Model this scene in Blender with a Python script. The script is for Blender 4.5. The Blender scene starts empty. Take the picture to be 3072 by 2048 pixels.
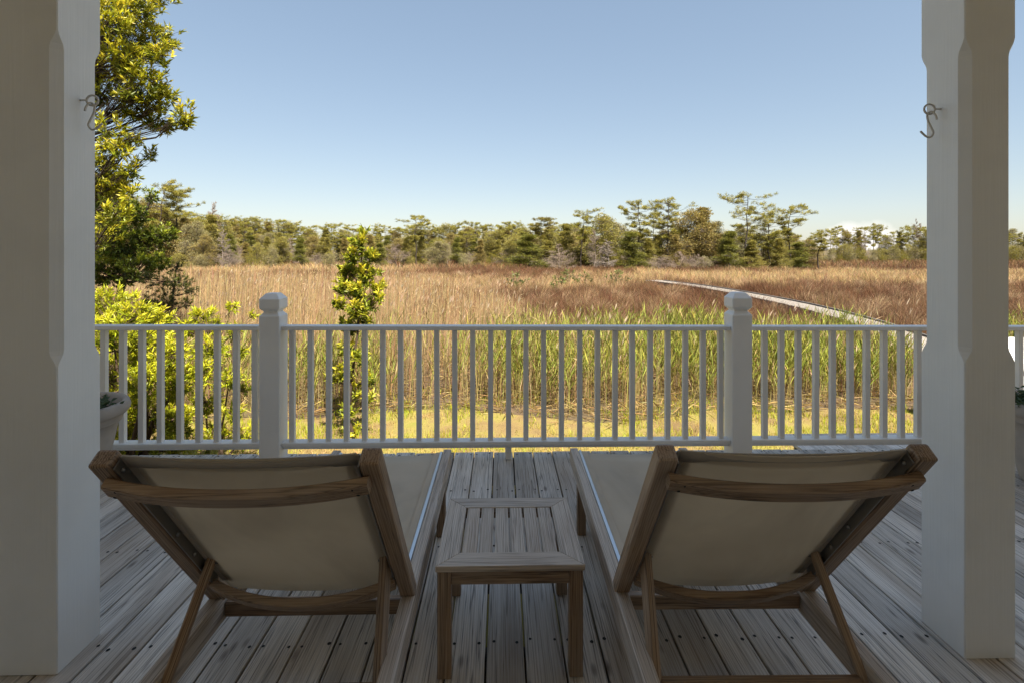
import bpy, bmesh, math, random
import numpy as np
from mathutils import Vector, Matrix

random.seed(7)
rng = np.random.default_rng(11)
scene = bpy.context.scene
COL = scene.collection

# ------------------------------------------------------------------ camera
FPX, PPX, PPY, EYE = 1500.0, 1536.0, 750.0, 1.5      # photo pixels (3072 wide), metres
YAW = math.radians(1.2)
cam_d = bpy.data.cameras.new("camera")
cam = bpy.data.objects.new("camera", cam_d)
COL.objects.link(cam)
cam.location = (0, 0, EYE)
cam.rotation_euler = (math.radians(90), 0, -YAW)
cam_d.sensor_width = 36.0
cam_d.lens = FPX * 36.0 / 3072.0
cam_d.shift_y = -(1024 - PPY) / 3072.0
cam_d.clip_start = 0.05
cam_d.clip_end = 6000
scene.camera = cam

# ------------------------------------------------------------------ world, sun, exposure
SUN_EL, SUN_AZ = math.radians(54), math.radians(155)     # azimuth clockwise from +Y: behind the house, to the right
world = bpy.data.worlds.new("World")
scene.world = world
world.use_nodes = True
wn, wl = world.node_tree.nodes, world.node_tree.links
for n in list(wn): wn.remove(n)
w_out = wn.new('ShaderNodeOutputWorld')
w_bg = wn.new('ShaderNodeBackground')
sky = wn.new('ShaderNodeTexSky')
sky.sky_type = 'NISHITA'
sky.sun_disc = False
sky.sun_elevation = SUN_EL
sky.sun_rotation = SUN_AZ
sky.altitude = 0
sky.air_density = 1.0
sky.dust_density = 0.6
sky.ozone_density = 1.0
w_bg.inputs['Strength'].default_value = 0.096
w_hs = wn.new('ShaderNodeHueSaturation')
w_hs.inputs['Saturation'].default_value = 1.22
w_ga = wn.new('ShaderNodeGamma'); w_ga.inputs['Gamma'].default_value = 0.52
wl.new(sky.outputs[0], w_ga.inputs['Color'])
wl.new(w_ga.outputs[0], w_hs.inputs['Color'])
# one small cumulus low over the far marsh
def wmath(op, a, b=None):
    n = wn.new('ShaderNodeMath'); n.operation = op
    for i, v in enumerate((a, b)):
        if v is None: continue
        if isinstance(v, (int, float)): n.inputs[i].default_value = v
        else: wl.new(v, n.inputs[i])
    return n.outputs[0]
w_tc = wn.new('ShaderNodeTexCoord'); w_sp = wn.new('ShaderNodeSeparateXYZ')
wl.new(w_tc.outputs['Generated'], w_sp.inputs[0])
w_y = wmath('MAXIMUM', w_sp.outputs[1], 0.001)
w_u = wmath('SUBTRACT', wmath('DIVIDE', w_sp.outputs[0], w_y), 0.735)
w_v = wmath('SUBTRACT', wmath('DIVIDE', w_sp.outputs[2], w_y), 0.018)
w_e = wmath('ADD', wmath('POWER', wmath('DIVIDE', w_u, 0.13), 2), wmath('POWER', wmath('DIVIDE', w_v, 0.048), 2))
w_no = wn.new('ShaderNodeTexNoise'); w_no.inputs['Scale'].default_value = 24; w_no.inputs['Detail'].default_value = 5
wl.new(w_tc.outputs['Generated'], w_no.inputs['Vector'])
w_f = wmath('SUBTRACT', wmath('ADD', wmath('MULTIPLY', w_no.outputs[0], 1.6), -0.15), w_e)
w_mr = wn.new('ShaderNodeMapRange'); wl.new(w_f, w_mr.inputs[0])
w_mr.inputs['From Min'].default_value = -0.1; w_mr.inputs['From Max'].default_value = 0.55; w_mr.inputs['To Max'].default_value = 0.75
w_mx = wn.new('ShaderNodeMix'); w_mx.data_type = 'RGBA'
wl.new(w_mr.outputs[0], w_mx.inputs[0]); wl.new(w_hs.outputs[0], w_mx.inputs[6])
w_mx.inputs[7].default_value = (3.9, 3.7, 3.6, 1)
wl.new(w_mx.outputs[2], w_bg.inputs['Color'])
wl.new(w_bg.outputs[0], w_out.inputs['Surface'])

sun_d = bpy.data.lights.new("sun", 'SUN')
sun_d.energy = 3.8
sun_d.angle = math.radians(0.5)
sun_d.color = (1.0, 0.93, 0.82)
sun = bpy.data.objects.new("sun", sun_d)
COL.objects.link(sun)
sd = Vector((math.sin(SUN_AZ) * math.cos(SUN_EL), math.cos(SUN_AZ) * math.cos(SUN_EL), math.sin(SUN_EL)))
sun.rotation_euler = (-sd).to_track_quat('-Z', 'Y').to_euler()
sun.location = (20, -20, 30)

vs = scene.view_settings
vs.view_transform = 'Standard'
vs.look = 'None'
vs.gamma = 1.0
vs.use_curve_mapping = False
vs.exposure = 1.82

# ------------------------------------------------------------------ helpers
cY, sY = math.cos(YAW), math.sin(YAW)
GROUND = -1.0

def pt(px, py, d):
    """photo pixel at camera depth d -> world point"""
    xc = (px - PPX) * d / FPX
    return Vector((xc * cY + d * sY, -xc * sY + d * cY, EYE - (py - PPY) * d / FPX))

def tag(o, label=None, cat=None, group=None, kind=None):
    if label: o['label'] = label
    if cat: o['category'] = cat
    if group: o['group'] = group
    if kind: o['kind'] = kind
    return o

def empty(name, loc=(0, 0, 0), parent=None):
    o = bpy.data.objects.new(name, None)
    o.empty_display_size = 0.1
    COL.objects.link(o)
    o.location = loc
    if parent: o.parent = parent
    return o

def link(name, me, mat=None, parent=None, mw=None):
    if mat is not None and len(me.materials) == 0: me.materials.append(mat)
    o = bpy.data.objects.new(name, me)
    COL.objects.link(o)
    if parent is not None:
        o.parent = parent
        o.matrix_parent_inverse = Matrix.Identity(4)
    if mw is not None: o.matrix_basis = mw
    return o

def copy_tree(o, parent=None):
    c = o.copy()
    COL.objects.link(c)
    if parent is not None: c.parent = parent
    for ch in o.children: copy_tree(ch, c)
    return c

_box = {}
def box_mesh(w, l, h, bev, mat, seg=1):
    k = (round(w, 4), round(l, 4), round(h, 4), bev, mat.name, seg)
    if k in _box: return _box[k]
    bm = bmesh.new()
    bmesh.ops.create_cube(bm, size=1)
    for v in bm.verts: v.co = Vector((v.co.x * w, v.co.y * l, v.co.z * h))
    if bev > 0:
        bmesh.ops.bevel(bm, geom=list(bm.edges), offset=bev, segments=seg, affect='EDGES', profile=0.5)
    me = bpy.data.meshes.new('box')
    bm.to_mesh(me); bm.free()
    me.materials.append(mat)
    _box[k] = me
    return me

def block(name, c, size, mat, parent=None, bev=0.003):
    """axis aligned box, long axis need not be Y"""
    return link(name, box_mesh(size[0], size[1], size[2], bev, mat), mat, parent, Matrix.Translation(c))

def beam(name, p0, p1, w, h, mat, parent=None, up=(0, 0, 1), bev=0.003, seg=1):
    """box from p0 to p1, grain along local Y; w across, h along up"""
    p0, p1 = Vector(p0), Vector(p1)
    y = (p1 - p0); L = y.length; y.normalize()
    u = Vector(up)
    x = y.cross(u)
    if x.length < 1e-5: x = y.cross(Vector((0, 1, 0)))
    x.normalize(); z = x.cross(y)
    m = Matrix((x, y, z)).transposed().to_4x4()
    m.translation = (p0 + p1) / 2
    return link(name, box_mesh(w, L, h, bev, mat, seg), mat, parent, m)

def np_mesh(name, V, F, col=None, smooth=False):
    """V (N,3); F list of int arrays (M,k)"""
    me = bpy.data.meshes.new(name)
    V = np.asarray(V, dtype=np.float32)
    me.vertices.add(len(V)); me.vertices.foreach_set('co', V.ravel())
    starts, loops, off = [], [], 0
    for f in F:
        f = np.asarray(f, dtype=np.int32)
        if len(f) == 0: continue
        m, k = f.shape
        loops.append(f.ravel()); starts.append(off + np.arange(m) * k); off += m * k
    loops = np.concatenate(loops).astype(np.int32); starts = np.concatenate(starts).astype(np.int32)
    me.loops.add(len(loops)); me.loops.foreach_set('vertex_index', loops)
    me.polygons.add(len(starts)); me.polygons.foreach_set('loop_start', starts)
    if smooth: me.polygons.foreach_set('use_smooth', np.ones(len(starts), dtype=bool))
    me.update(calc_edges=True)
    if col is not None:
        a = me.attributes.new('Col', 'FLOAT_COLOR', 'POINT')
        c = np.ones((len(V), 4), dtype=np.float32); c[:, :3] = col
        a.data.foreach_set('color', c.ravel())
    return me

class Geo:
    """collects triangle / quad pieces with colours"""
    def __init__(s): s.V, s.C, s.T, s.Q, s.n = [], [], [], [], 0
    def add(s, V, C, T=None, Q=None):
        V = np.asarray(V, float)
        s.V.append(V); C = np.asarray(C, float)
        if C.ndim == 1: C = np.repeat(C[None], len(V), 0)
        s.C.append(C)
        if T is not None and len(T): s.T.append(np.asarray(T) + s.n)
        if Q is not None and len(Q): s.Q.append(np.asarray(Q) + s.n)
        s.n += len(V)
    def mesh(s, name, smooth=False):
        F = []
        if s.T: F.append(np.concatenate(s.T))
        if s.Q: F.append(np.concatenate(s.Q))
        return np_mesh(name, np.concatenate(s.V), F, np.concatenate(s.C), smooth)

def unit(a):
    return a / np.maximum(np.linalg.norm(a, axis=-1, keepdims=True), 1e-9)

def leaves(g, P, D, L, W, C, fold=0.25, nrm=None):
    """lanceolate folded leaves: base P, axis D, length L, width W, colour C"""
    n = len(P)
    D = unit(D)
    if nrm is None: nrm = rng.normal(size=(n, 3)) + np.array([0, 0, 0.8])
    S = unit(np.cross(D, nrm)); N = np.cross(S, D)
    L = np.broadcast_to(L, (n,))[:, None]; W = np.broadcast_to(W, (n,))[:, None]
    mid = P + D * L * 0.45
    a = P
    b = mid + S * W * 0.5 + N * W * fold
    c = P + D * L - N * L * 0.08
    d = mid - S * W * 0.5 + N * W * fold
    V = np.stack([a, b, c, d], 1).reshape(-1, 3)
    i = np.arange(n)[:, None] * 4
    T = np.concatenate([i + np.array([[0, 1, 2]]), i + np.array([[0, 2, 3]])])
    g.add(V, np.repeat(C, 4, 0), T=T)

def blades(g, P, H, W, lean, C0, C1, bend=0.5, face=None):
    """grass blades: root P, height H, width W, lean (n,2) horizontal offset of the tip; colours root/tip"""
    n = len(P)
    ang = rng.uniform(0, math.pi, n) if face is None else face
    S = np.stack([np.cos(ang), np.sin(ang), np.zeros(n)], 1) * (np.broadcast_to(W, (n,))[:, None] * 0.5)
    H = np.broadcast_to(H, (n,))
    ln = np.concatenate([lean, np.zeros((n, 1))], 1)
    up = np.zeros((n, 3)); up[:, 2] = 1
    m = P + up * (H * 0.58)[:, None] + ln * (0.58 * (1 - bend))
    t = P + up * H[:, None] + ln
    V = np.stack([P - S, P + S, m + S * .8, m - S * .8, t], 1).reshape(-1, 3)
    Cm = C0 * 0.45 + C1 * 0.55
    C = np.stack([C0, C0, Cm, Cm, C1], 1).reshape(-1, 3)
    i = np.arange(n)[:, None] * 5
    g.add(V, C, T=i + np.array([[3, 2, 4]]), Q=i + np.array([[0, 1, 2, 3]]))

def tube(g, pts, radii, col, sides=5):
    pts = np.asarray(pts, float); n = len(pts)
    radii = np.broadcast_to(radii, (n,))
    t = unit(np.gradient(pts, axis=0))
    ref = np.array([0.31, 0.87, 0.21]) if abs(t[0][2]) > .5 else np.array([0.1, 0.05, 1.0])
    x = unit(np.cross(t, ref)); y = np.cross(t, x)
    a = np.arange(sides) * 2 * math.pi / sides
    ring = x[:, None] * np.cos(a)[None, :, None] + y[:, None] * np.sin(a)[None, :, None]
    V = (pts[:, None] + ring * radii[:, None, None]).reshape(-1, 3)
    Q = []
    for i in range(n - 1):
        for j in range(sides):
            k = (j + 1) % sides
            Q.append((i * sides + j, i * sides + k, (i + 1) * sides + k, (i + 1) * sides + j))
    g.add(V, np.asarray(col), Q=np.array(Q))

def twigs(g, A, B, r, col):
    """many straight 3-sided twigs at once"""
    n = len(A)
    if n == 0: return
    t = unit(B - A); x = unit(np.cross(t, np.array([0.3, 0.2, 0.93]))); y = np.cross(t, x)
    r = np.broadcast_to(r, (n,))[:, None]
    ring = [x * math.cos(a) + y * math.sin(a) for a in (0, 2.094, 4.189)]
    V = np.stack([A + q * r for q in ring] + [B + q * r * .45 for q in ring], 1).reshape(-1, 3)
    i = np.arange(n)[:, None] * 6
    Q = np.concatenate([i + np.array([[0, 1, 4, 3]]), i + np.array([[1, 2, 5, 4]]), i + np.array([[2, 0, 3, 5]])])
    g.add(V, np.asarray(col), Q=Q)

def vnoise(x, y, scale, seed):
    r = np.random.default_rng(seed).random((256, 256))
    u, v = np.asarray(x) / scale + 1000, np.asarray(y) / scale + 1000
    iu, iv = np.floor(u).astype(int), np.floor(v).astype(int)
    fu, fv = u - iu, v - iv
    fu, fv = fu * fu * (3 - 2 * fu), fv * fv * (3 - 2 * fv)
    g = lambda a, b: r[a % 256, b % 256]
    return (g(iu, iv) * (1 - fu) + g(iu + 1, iv) * fu) * (1 - fv) + (g(iu, iv + 1) * (1 - fu) + g(iu + 1, iv + 1) * fu) * fv

# ------------------------------------------------------------------ materials
def new_mat(name):
    m = bpy.data.materials.new(name); m.use_nodes = True
    nt = m.node_tree
    for n in list(nt.nodes): nt.nodes.remove(n)
    o = nt.nodes.new('ShaderNodeOutputMaterial')
    b = nt.nodes.new('ShaderNodeBsdfPrincipled')
    nt.links.new(b.outputs[0], o.inputs[0])
    return m, nt, b, o

def ramp(nt, fac, stops):
    r = nt.nodes.new('ShaderNodeValToRGB')
    el = r.color_ramp.elements
    while len(el) < len(stops): el.new(0.5)
    for e, (p, c) in zip(el, stops):
        e.position = p; e.color = (*c, 1)
    nt.links.new(fac, r.inputs[0])
    return r.outputs[0]

def coords(nt, scale, rand=True, kind='Object'):
    tc = nt.nodes.new('ShaderNodeTexCoord')
    src = tc.outputs[kind]
    if rand:
        oi = nt.nodes.new('ShaderNodeObjectInfo')
        mu = nt.nodes.new('ShaderNodeVectorMath'); mu.operation = 'MULTIPLY_ADD'
        cx = nt.nodes.new('ShaderNodeCombineXYZ')
        for i in range(3): nt.links.new(oi.outputs['Random'], cx.inputs[i])
        nt.links.new(cx.outputs[0], mu.inputs[0]); mu.inputs[1].default_value = (31.7, 57.3, 11.9)
        nt.links.new(src, mu.inputs[2]); src = mu.outputs[0]
    mp = nt.nodes.new('ShaderNodeMapping')
    nt.links.new(src, mp.inputs[0]); mp.inputs['Scale'].default_value = scale
    return mp.outputs[0]

def noise(nt, vec, scale, detail=3, rough=0.55, dist=0.0):
    n = nt.nodes.new('ShaderNodeTexNoise')
    nt.links.new(vec, n.inputs['Vector'])
    n.inputs['Scale'].default_value = scale; n.inputs['Detail'].default_value = detail
    n.inputs['Roughness'].default_value = rough; n.inputs['Distortion'].default_value = dist
    return n.outputs[0]

def mixc(nt, a, b, fac, mode='MIX'):
    m = nt.nodes.new('ShaderNodeMix'); m.data_type = 'RGBA'; m.blend_type = mode
    for s, v in ((m.inputs[6], a), (m.inputs[7], b)):
        if isinstance(v, tuple): s.default_value = (*v, 1)
        else: nt.links.new(v, s)
    if isinstance(fac, float): m.inputs[0].default_value = fac
    else: nt.links.new(fac, m.inputs[0])
    return m.outputs[2]

def bump(nt, b, h, strength, dist):
    bn = nt.nodes.new('ShaderNodeBump')
    bn.inputs['Strength'].default_value = strength; bn.inputs['Distance'].default_value = dist
    nt.links.new(h, bn.inputs['Height']); nt.links.new(bn.outputs[0], b.inputs['Normal'])

def wood(name, dark, mid, light, rough=0.75, tint=0.35, tcol=(0.12, 0.09, 0.07), grain=1.0, bumpd=0.002, vary=0.25, crack=0.5, knots=False, lo=0.25):
    m, nt, b, o = new_mat(name)
    wv = nt.nodes.new('ShaderNodeTexWave')
    wv.wave_type = 'BANDS'; wv.bands_direction = 'X'
    nt.links.new(coords(nt, (1.0, 0.045, 0.6)), wv.inputs['Vector'])
    wv.inputs['Scale'].default_value = 30 * grain; wv.inputs['Distortion'].default_value = 9
    wv.inputs['Detail'].default_value = 3; wv.inputs['Detail Scale'].default_value = 1.4
    fine = noise(nt, coords(nt, (330, 4.5, 330)), 1.0, 3, 0.6)
    patch = noise(nt, coords(nt, (7, 1.3, 7)), 1.0, 4, 0.6)
    mx = nt.nodes.new('ShaderNodeMath'); mx.operation = 'MULTIPLY_ADD'
    nt.links.new(fine, mx.inputs[0]); mx.inputs[1].default_value = 0.9
    m2 = nt.nodes.new('ShaderNodeMath'); m2.operation = 'MULTIPLY'
    nt.links.new(wv.outputs['Fac'], m2.inputs[0]); m2.inputs[1].default_value = 0.30
    nt.links.new(m2.outputs[0], mx.inputs[2])
    c = ramp(nt, mx.outputs[0], [(lo, dark), (lo + .23, mid), (lo + .55, light)])
    c = mixc(nt, c, tcol, ramp(nt, patch, [(0.45, (0, 0, 0)), (0.75, (tint, tint, tint))]))
    cr = noise(nt, coords(nt, (38, 0.7, 38)), 1.0, 3, 0.6, 0.3)
    crk = ramp(nt, cr, [(0.475, (0, 0, 0)), (0.497, (crack,) * 3), (0.503, (crack,) * 3), (0.525, (0, 0, 0))])
    c = mixc(nt, c, tuple(v * .45 for v in dark), crk)
    if knots:
        vo = nt.nodes.new('ShaderNodeTexVoronoi'); vo.inputs['Scale'].default_value = 1.0
        nt.links.new(coords(nt, (9, 3.2, 1)), vo.inputs['Vector'])
        c = mixc(nt, c, (0.075, 0.05, 0.035), ramp(nt, vo.outputs['Distance'], [(0.0, (0.85,) * 3), (0.07, (0.5,) * 3), (0.13, (0.0,) * 3)]))
        big = noise(nt, coords(nt, (5, 0.5, 5)), 1.0, 2)
        c = mixc(nt, c, (0.30, 0.225, 0.16), ramp(nt, big, [(0.5, (0, 0, 0)), (0.68, (0.5, 0.5, 0.5))]))
    # board to board difference
    oi = nt.nodes.new('ShaderNodeObjectInfo')
    hs = nt.nodes.new('ShaderNodeHueSaturation')
    mr = nt.nodes.new('ShaderNodeMapRange')
    nt.links.new(oi.outputs['Random'], mr.inputs[0])
    mr.inputs['To Min'].default_value = 1 - vary; mr.inputs['To Max'].default_value = 1 + vary
    nt.links.new(mr.outputs[0], hs.inputs['Value']); nt.links.new(c, hs.inputs['Color'])
    nt.links.new(hs.outputs[0], b.inputs['Base Color'])
    b.inputs['Roughness'].default_value = rough
    b.inputs['Specular IOR Level'].default_value = 0.35
    bump(nt, b, mx.outputs[0], 0.6, bumpd)
    return m

M = {}
M['deck'] = wood('weathered_deck', (0.22, 0.19, 0.16), (0.57, 0.505, 0.435), (0.72, 0.67, 0.61), 0.6, 0.6, (0.22, 0.165, 0.12), 1.0, 0.0022, 0.24, 0.75, True, 0.19)
M['teak'] = wood('weathered_teak', (0.08, 0.045, 0.022), (0.26, 0.160, 0.090), (0.40, 0.28, 0.18), 0.5, 0.6, (0.36, 0.30, 0.245), 1.6, 0.0006, 0.15)
M['teak_grey'] = wood('silvered_teak', (0.19, 0.14, 0.105), (0.47, 0.385, 0.31), (0.62, 0.54, 0.46), 0.55, 0.6, (0.33, 0.235, 0.165), 1.6, 0.0006, 0.12)
M['dock'] = wood('sunbleached_planks', (0.12, 0.10, 0.08), (0.25, 0.22, 0.185), (0.33, 0.30, 0.26), 0.8, 0.3, (0.3, 0.25, 0.2), 1.0, 0.002, 0.15)
M['joist'] = wood('dark_lumber', (0.05, 0.045, 0.04), (0.11, 0.10, 0.09), (0.16, 0.15, 0.14), 0.8)

def paint(name, c, scale, strength=0.25):
    m, nt, b, o = new_mat(name)
    n1 = noise(nt, coords(nt, scale), 1.0, 4, 0.6, 0.6)
    n2 = noise(nt, coords(nt, (3, 3, 3)), 1.0, 4)
    d = tuple(x * 0.86 for x in c)
    base = mixc(nt, c, d, ramp(nt, n2, [(0.45, (0, 0, 0)), (0.8, (0.7, 0.7, 0.7))]))
    nt.links.new(base, b.inputs['Base Color'])
    b.inputs['Roughness'].default_value = 0.45
    bump(nt, b, n1, strength, 0.004)
    return m
M['post_paint'] = paint('white_post_paint', (0.84, 0.83, 0.80), (70, 70, 2.2), 0.3)
M['rail_paint'] = paint('white_rail_paint', (0.83, 0.815, 0.79), (8, 8, 160), 0.12)
M['house_paint'] = paint('warm_bounce_siding', (0.56, 0.51, 0.44), (2, 60, 60), 0.2)  # unseen siding; warm tone picked to bounce fill onto the porch
M['ceiling_paint'] = paint('cream_bounce_ceiling', (0.80, 0.77, 0.70), (30, 2, 30), 0.1)  # unseen ceiling; pale warm tone picked for bounce light

def simple(name, c, rough=0.5, metal=0.0, var=0.0, vscale=20):
    m, nt, b, o = new_mat(name)
    if var:
        n = noise(nt, coords(nt, (vscale,) * 3), 1.0, 5)
        nt.links.new(mixc(nt, tuple(x * (1 - var) for x in c), tuple(min(1, x * (1 + var)) for x in c), n), b.inputs['Base Color'])
        bump(nt, b, n, 0.2, 0.003)
    else: b.inputs['Base Color'].default_value = (*c, 1)
    b.inputs['Roughness'].default_value = rough; b.inputs['Metallic'].default_value = metal
    return m
M['nail'] = simple('rusty_nail', (0.012, 0.010, 0.009), 0.7)
M['steel'] = simple('dull_steel', (0.30, 0.29, 0.28), 0.42, 0.9)
M['alu'] = simple('aluminium_strip', (0.62, 0.64, 0.66), 0.28, 1.0)
M['hook'] = simple('painted_hook', (0.62, 0.60, 0.56), 0.5)
M['clay'] = simple('limewashed_clay', (0.45, 0.39, 0.33), 0.85, 0, 0.28, 9)
M['soil'] = simple('soil', (0.05, 0.035, 0.025), 0.95, 0, 0.3, 40)
M['roof'] = simple('roof_shingle', (0.10, 0.10, 0.10), 0.9, 0, 0.3, 8)

def fabric():
    m, nt, b, o = new_mat('sling_mesh_fabric')
    w1 = nt.nodes.new('ShaderNodeTexWave'); w1.bands_direction = 'X'
    w2 = nt.nodes.new('ShaderNodeTexWave'); w2.bands_direction = 'Y'
    v = coords(nt, (1, 1, 1), False)
    for w in (w1, w2):
        nt.links.new(v, w.inputs['Vector']); w.inputs['Scale'].default_value = 110; w.inputs['Distortion'].default_value = 1.5
    ad = nt.nodes.new('ShaderNodeMath'); nt.links.new(w1.outputs['Fac'], ad.inputs[0]); nt.links.new(w2.outputs['Fac'], ad.inputs[1])
    n = noise(nt, coords(nt, (5, 5, 5)), 1.0, 5)
    c = mixc(nt, (0.76, 0.655, 0.50), (0.88, 0.775, 0.63), n)
    st = noise(nt, coords(nt, (1.6, 1.1, 1)), 1.0, 4, 0.6, 1.2)
    c = mixc(nt, c, (0.50, 0.42, 0.32), ramp(nt, st, [(0.52, (0, 0, 0)), (0.75, (0.45, 0.45, 0.45))]))
    nt.links.new(c, b.inputs['Base Color']); b.inputs['Roughness'].default_value = 0.8
    bump(nt, b, ad.outputs[0], 0.25, 0.001)
    tr = nt.nodes.new('ShaderNodeBsdfTranslucent'); nt.links.new(c, tr.inputs[0])
    mx = nt.nodes.new('ShaderNodeMixShader'); mx.inputs[0].default_value = 0.42
    nt.links.new(b.outputs[0], mx.inputs[1]); nt.links.new(tr.outputs[0], mx.inputs[2]); nt.links.new(mx.outputs[0], o.inputs[0])
    return m
M['fabric'] = fabric()
M['hem'] = simple('sling_hem_fabric', (0.42, 0.36, 0.29), 0.85, 0, 0.1, 60)

def plant(name, transl=0.3, rough=0.5, spec=0.3):
    m, nt, b, o = new_mat(name)
    at = nt.nodes.new('ShaderNodeAttribute'); at.attribute_name = 'Col'
    nt.links.new(at.outputs['Color'], b.inputs['Base Color'])
    b.inputs['Roughness'].default_value = rough; b.inputs['Specular IOR Level'].default_value = spec
    if transl > 0:
        tr = nt.nodes.new('ShaderNodeBsdfTranslucent'); nt.links.new(at.outputs['Color'], tr.inputs[0])
        mx = nt.nodes.new('ShaderNodeMixShader'); mx.inputs[0].default_value = transl
        nt.links.new(b.outputs[0], mx.inputs[1]); nt.links.new(tr.outputs[0], mx.inputs[2]); nt.links.new(mx.outputs[0], o.inputs[0])
    return m
M['leaf'] = plant('leaf', 0.35, 0.4, 0.4)
M['grass'] = plant('grass_blade', 0.25, 0.6, 0.25)
M['bark'] = plant('bark', 0.0, 0.9, 0.1)

def ground_mat():
    m, nt, b, o = new_mat('marsh_ground')
    v = coords(nt, (1, 1, 1), False)
    n1 = noise(nt, v, 0.35, 5, 0.6); n2 = noise(nt, v, 9, 5, 0.65); n3 = noise(nt, v, 60, 3, 0.7)
    c = ramp(nt, n2, [(0.3, (0.055, 0.035, 0.018)), (0.55, (0.13, 0.085, 0.045)), (0.8, (0.22, 0.155, 0.085))])
    c = mixc(nt, c, (0.10, 0.09, 0.02), ramp(nt, n1, [(0.45, (0, 0, 0)), (0.7, (0.7, 0.7, 0.7))]))
    nt.links.new(c, b.inputs['Base Color']); b.inputs['Roughness'].default_value = 0.95
    bump(nt, b, n3, 0.6, 0.03)
    return m
M['ground'] = ground_mat()
def lawn_mat():
    m, nt, b, o = new_mat('lawn_ground')
    v = coords(nt, (1, 1, 1), False)
    n1 = noise(nt, v, 1.1, 5, 0.6); n3 = noise(nt, v, 90, 3, 0.7)
    c = ramp(nt, n1, [(0.30, (0.15, 0.09, 0.035)), (0.45, (0.25, 0.17, 0.06)), (0.58, (0.28, 0.23, 0.05)), (0.72, (0.20, 0.22, 0.02))])
    nt.links.new(c, b.inputs['Base Color']); b.inputs['Roughness'].default_value = 0.95
    bump(nt, b, n3, 0.8, 0.02)
    return m
M['lawn'] = lawn_mat()

# ------------------------------------------------------------------ ground
def sheet(name, pts, mat, label=None):
    me = bpy.data.meshes.new(name); me.from_pydata([Vector(p) for p in pts], [], [list(range(len(pts)))]); me.update()
    o = link(name, me, mat); o['kind'] = 'structure'
    return o
sheet('marsh_ground', [(-2500, -300, GROUND), (2500, -300, GROUND), (2500, 3000, GROUND), (-2500, 3000, GROUND)], M['ground'])
LAWN_X = np.linspace(-16, 22, 60)
def lawn_edge(x): return 7.0 + 0.6 * vnoise(x, x * 0, 1.7, 3) + 0.35 * vnoise(x, x * 0, .5, 4)
edge = lawn_edge(LAWN_X)
sheet('lawn', [(-16, -8, GROUND + .006), (22, -8, GROUND + .006)] + [(float(x), float(y), GROUND + .006) for x, y in zip(LAWN_X[::-1], edge[::-1])], M['lawn'])

# ------------------------------------------------------------------ deck
DY0, DY1, DX0, DX1 = -1.3, 3.725, -5.0, 6.2
deck = tag(empty('deck'), 'weathered grey plank porch deck under the loungers', 'deck', kind='structure')
PITCH = 0.1445
x = DX0; i = 0
NV, NT = [], []
rows = [-0.5, 0.1, 0.71, 1.31, 1.92, 2.53, 3.13, 3.69]
off0 = (1541 - 1505) * (1.5 / 621.6) % PITCH        # a board gap passes here in the photo
x = off0 - PITCH * math.ceil((off0 - DX0) / PITCH)
bm_variants = [box_mesh(0.1362 + 0.0007 * k, DY1 - DY0 + 0.003 * k, 0.032, 0.003, M['deck']) for k in range(4)]
nails = bmesh.new()
while x < DX1:
    cx = x + PITCH / 2
    me = random.choice(bm_variants)
    dz = random.uniform(-0.0016, 0.0016)
    o = link('deck_board', me, None, deck, Matrix.Translation((cx, (DY0 + DY1) / 2 + random.uniform(-.006, .006), -0.016 + dz)) @ Matrix.Rotation(random.uniform(-.0005, .0005), 4, 'Z'))
    for ry in rows:
        for s in (-1, 1):
            px, py = cx + s * (0.047 + random.uniform(-.006, .006)), ry + random.uniform(-.012, .012)
            r = random.uniform(.0056, .0078)
            vs_ = [nails.verts.new((px + r * math.cos(a), py + r * math.sin(a) * 1.1, dz + .0012)) for a in np.arange(7) * math.tau / 7]
            nails.faces.new(vs_)
    x += PITCH
me = bpy.data.meshes.new('nail_heads'); nails.to_mesh(me); nails.free()
tag(link('nail_heads', me, M['nail'], deck), kind='stuff')
for ry in rows:
    block('joist', ((DX0 + DX1) / 2, ry, -0.13), (DX1 - DX0 - .1, 0.04, 0.19), M['joist'], deck)
for xx in np.arange(DX0 + .4, DX1, 2.0):
    for yy in (0.3, 3.55): block('deck_pier', (float(xx), yy, -0.61), (0.14, 0.14, 0.77), M['joist'], deck)

# ------------------------------------------------------------------ unseen house front; porch roof height and eave shaped for light on the deck
house = tag(empty('house_front', (0, -1.35, 0)), 'unseen lap sided house front and porch roof shaped for the light behind the loungers', 'house')
block('wall', (0.6, -0.15, 2.4), (16, 0.2, 6.8), M['house_paint'], house)
sm = box_mesh(16, 0.018, 0.172, 0.003, M['house_paint'])
for k in range(16):
    link('siding_board', sm, None, house, Matrix.Translation((0.6, -0.037, 0.1 + k * 0.17)) @ Matrix.Rotation(math.radians(-4), 4, 'X'))
block('porch_ceiling', (0.6, 1.66, 4.56), (16, 3.40, 0.03), M['ceiling_paint'], house)  # unseen, set high so more skylight reaches the deck
block('beam', (0.6, 3.245, 4.35), (16, 0.17, 0.36), M['post_paint'], house)
def roof():
    bm = bmesh.new()
    prof = [(3.42, 4.58), (3.42, 4.66), (-0.05, 5.75), (-0.05, 5.65)]
    a = [bm.verts.new((-7.6, y, z)) for y, z in prof]; b = [bm.verts.new((8.8, y, z)) for y, z in prof]
    for k in range(4): bm.faces.new((a[k], a[(k + 1) % 4], b[(k + 1) % 4], b[k]))
    bm.faces.new(a[::-1]); bm.faces.new(b)
    bmesh.ops.recalc_face_normals(bm, faces=bm.faces)
    me = bpy.data.meshes.new('porch_roof'); bm.to_mesh(me); bm.free()
    link('porch_roof', me, M['roof'], house)
roof()
block('door', (-0.2, -0.03, 1.03), (0.95, 0.05, 2.06), M['joist'], house)

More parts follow.
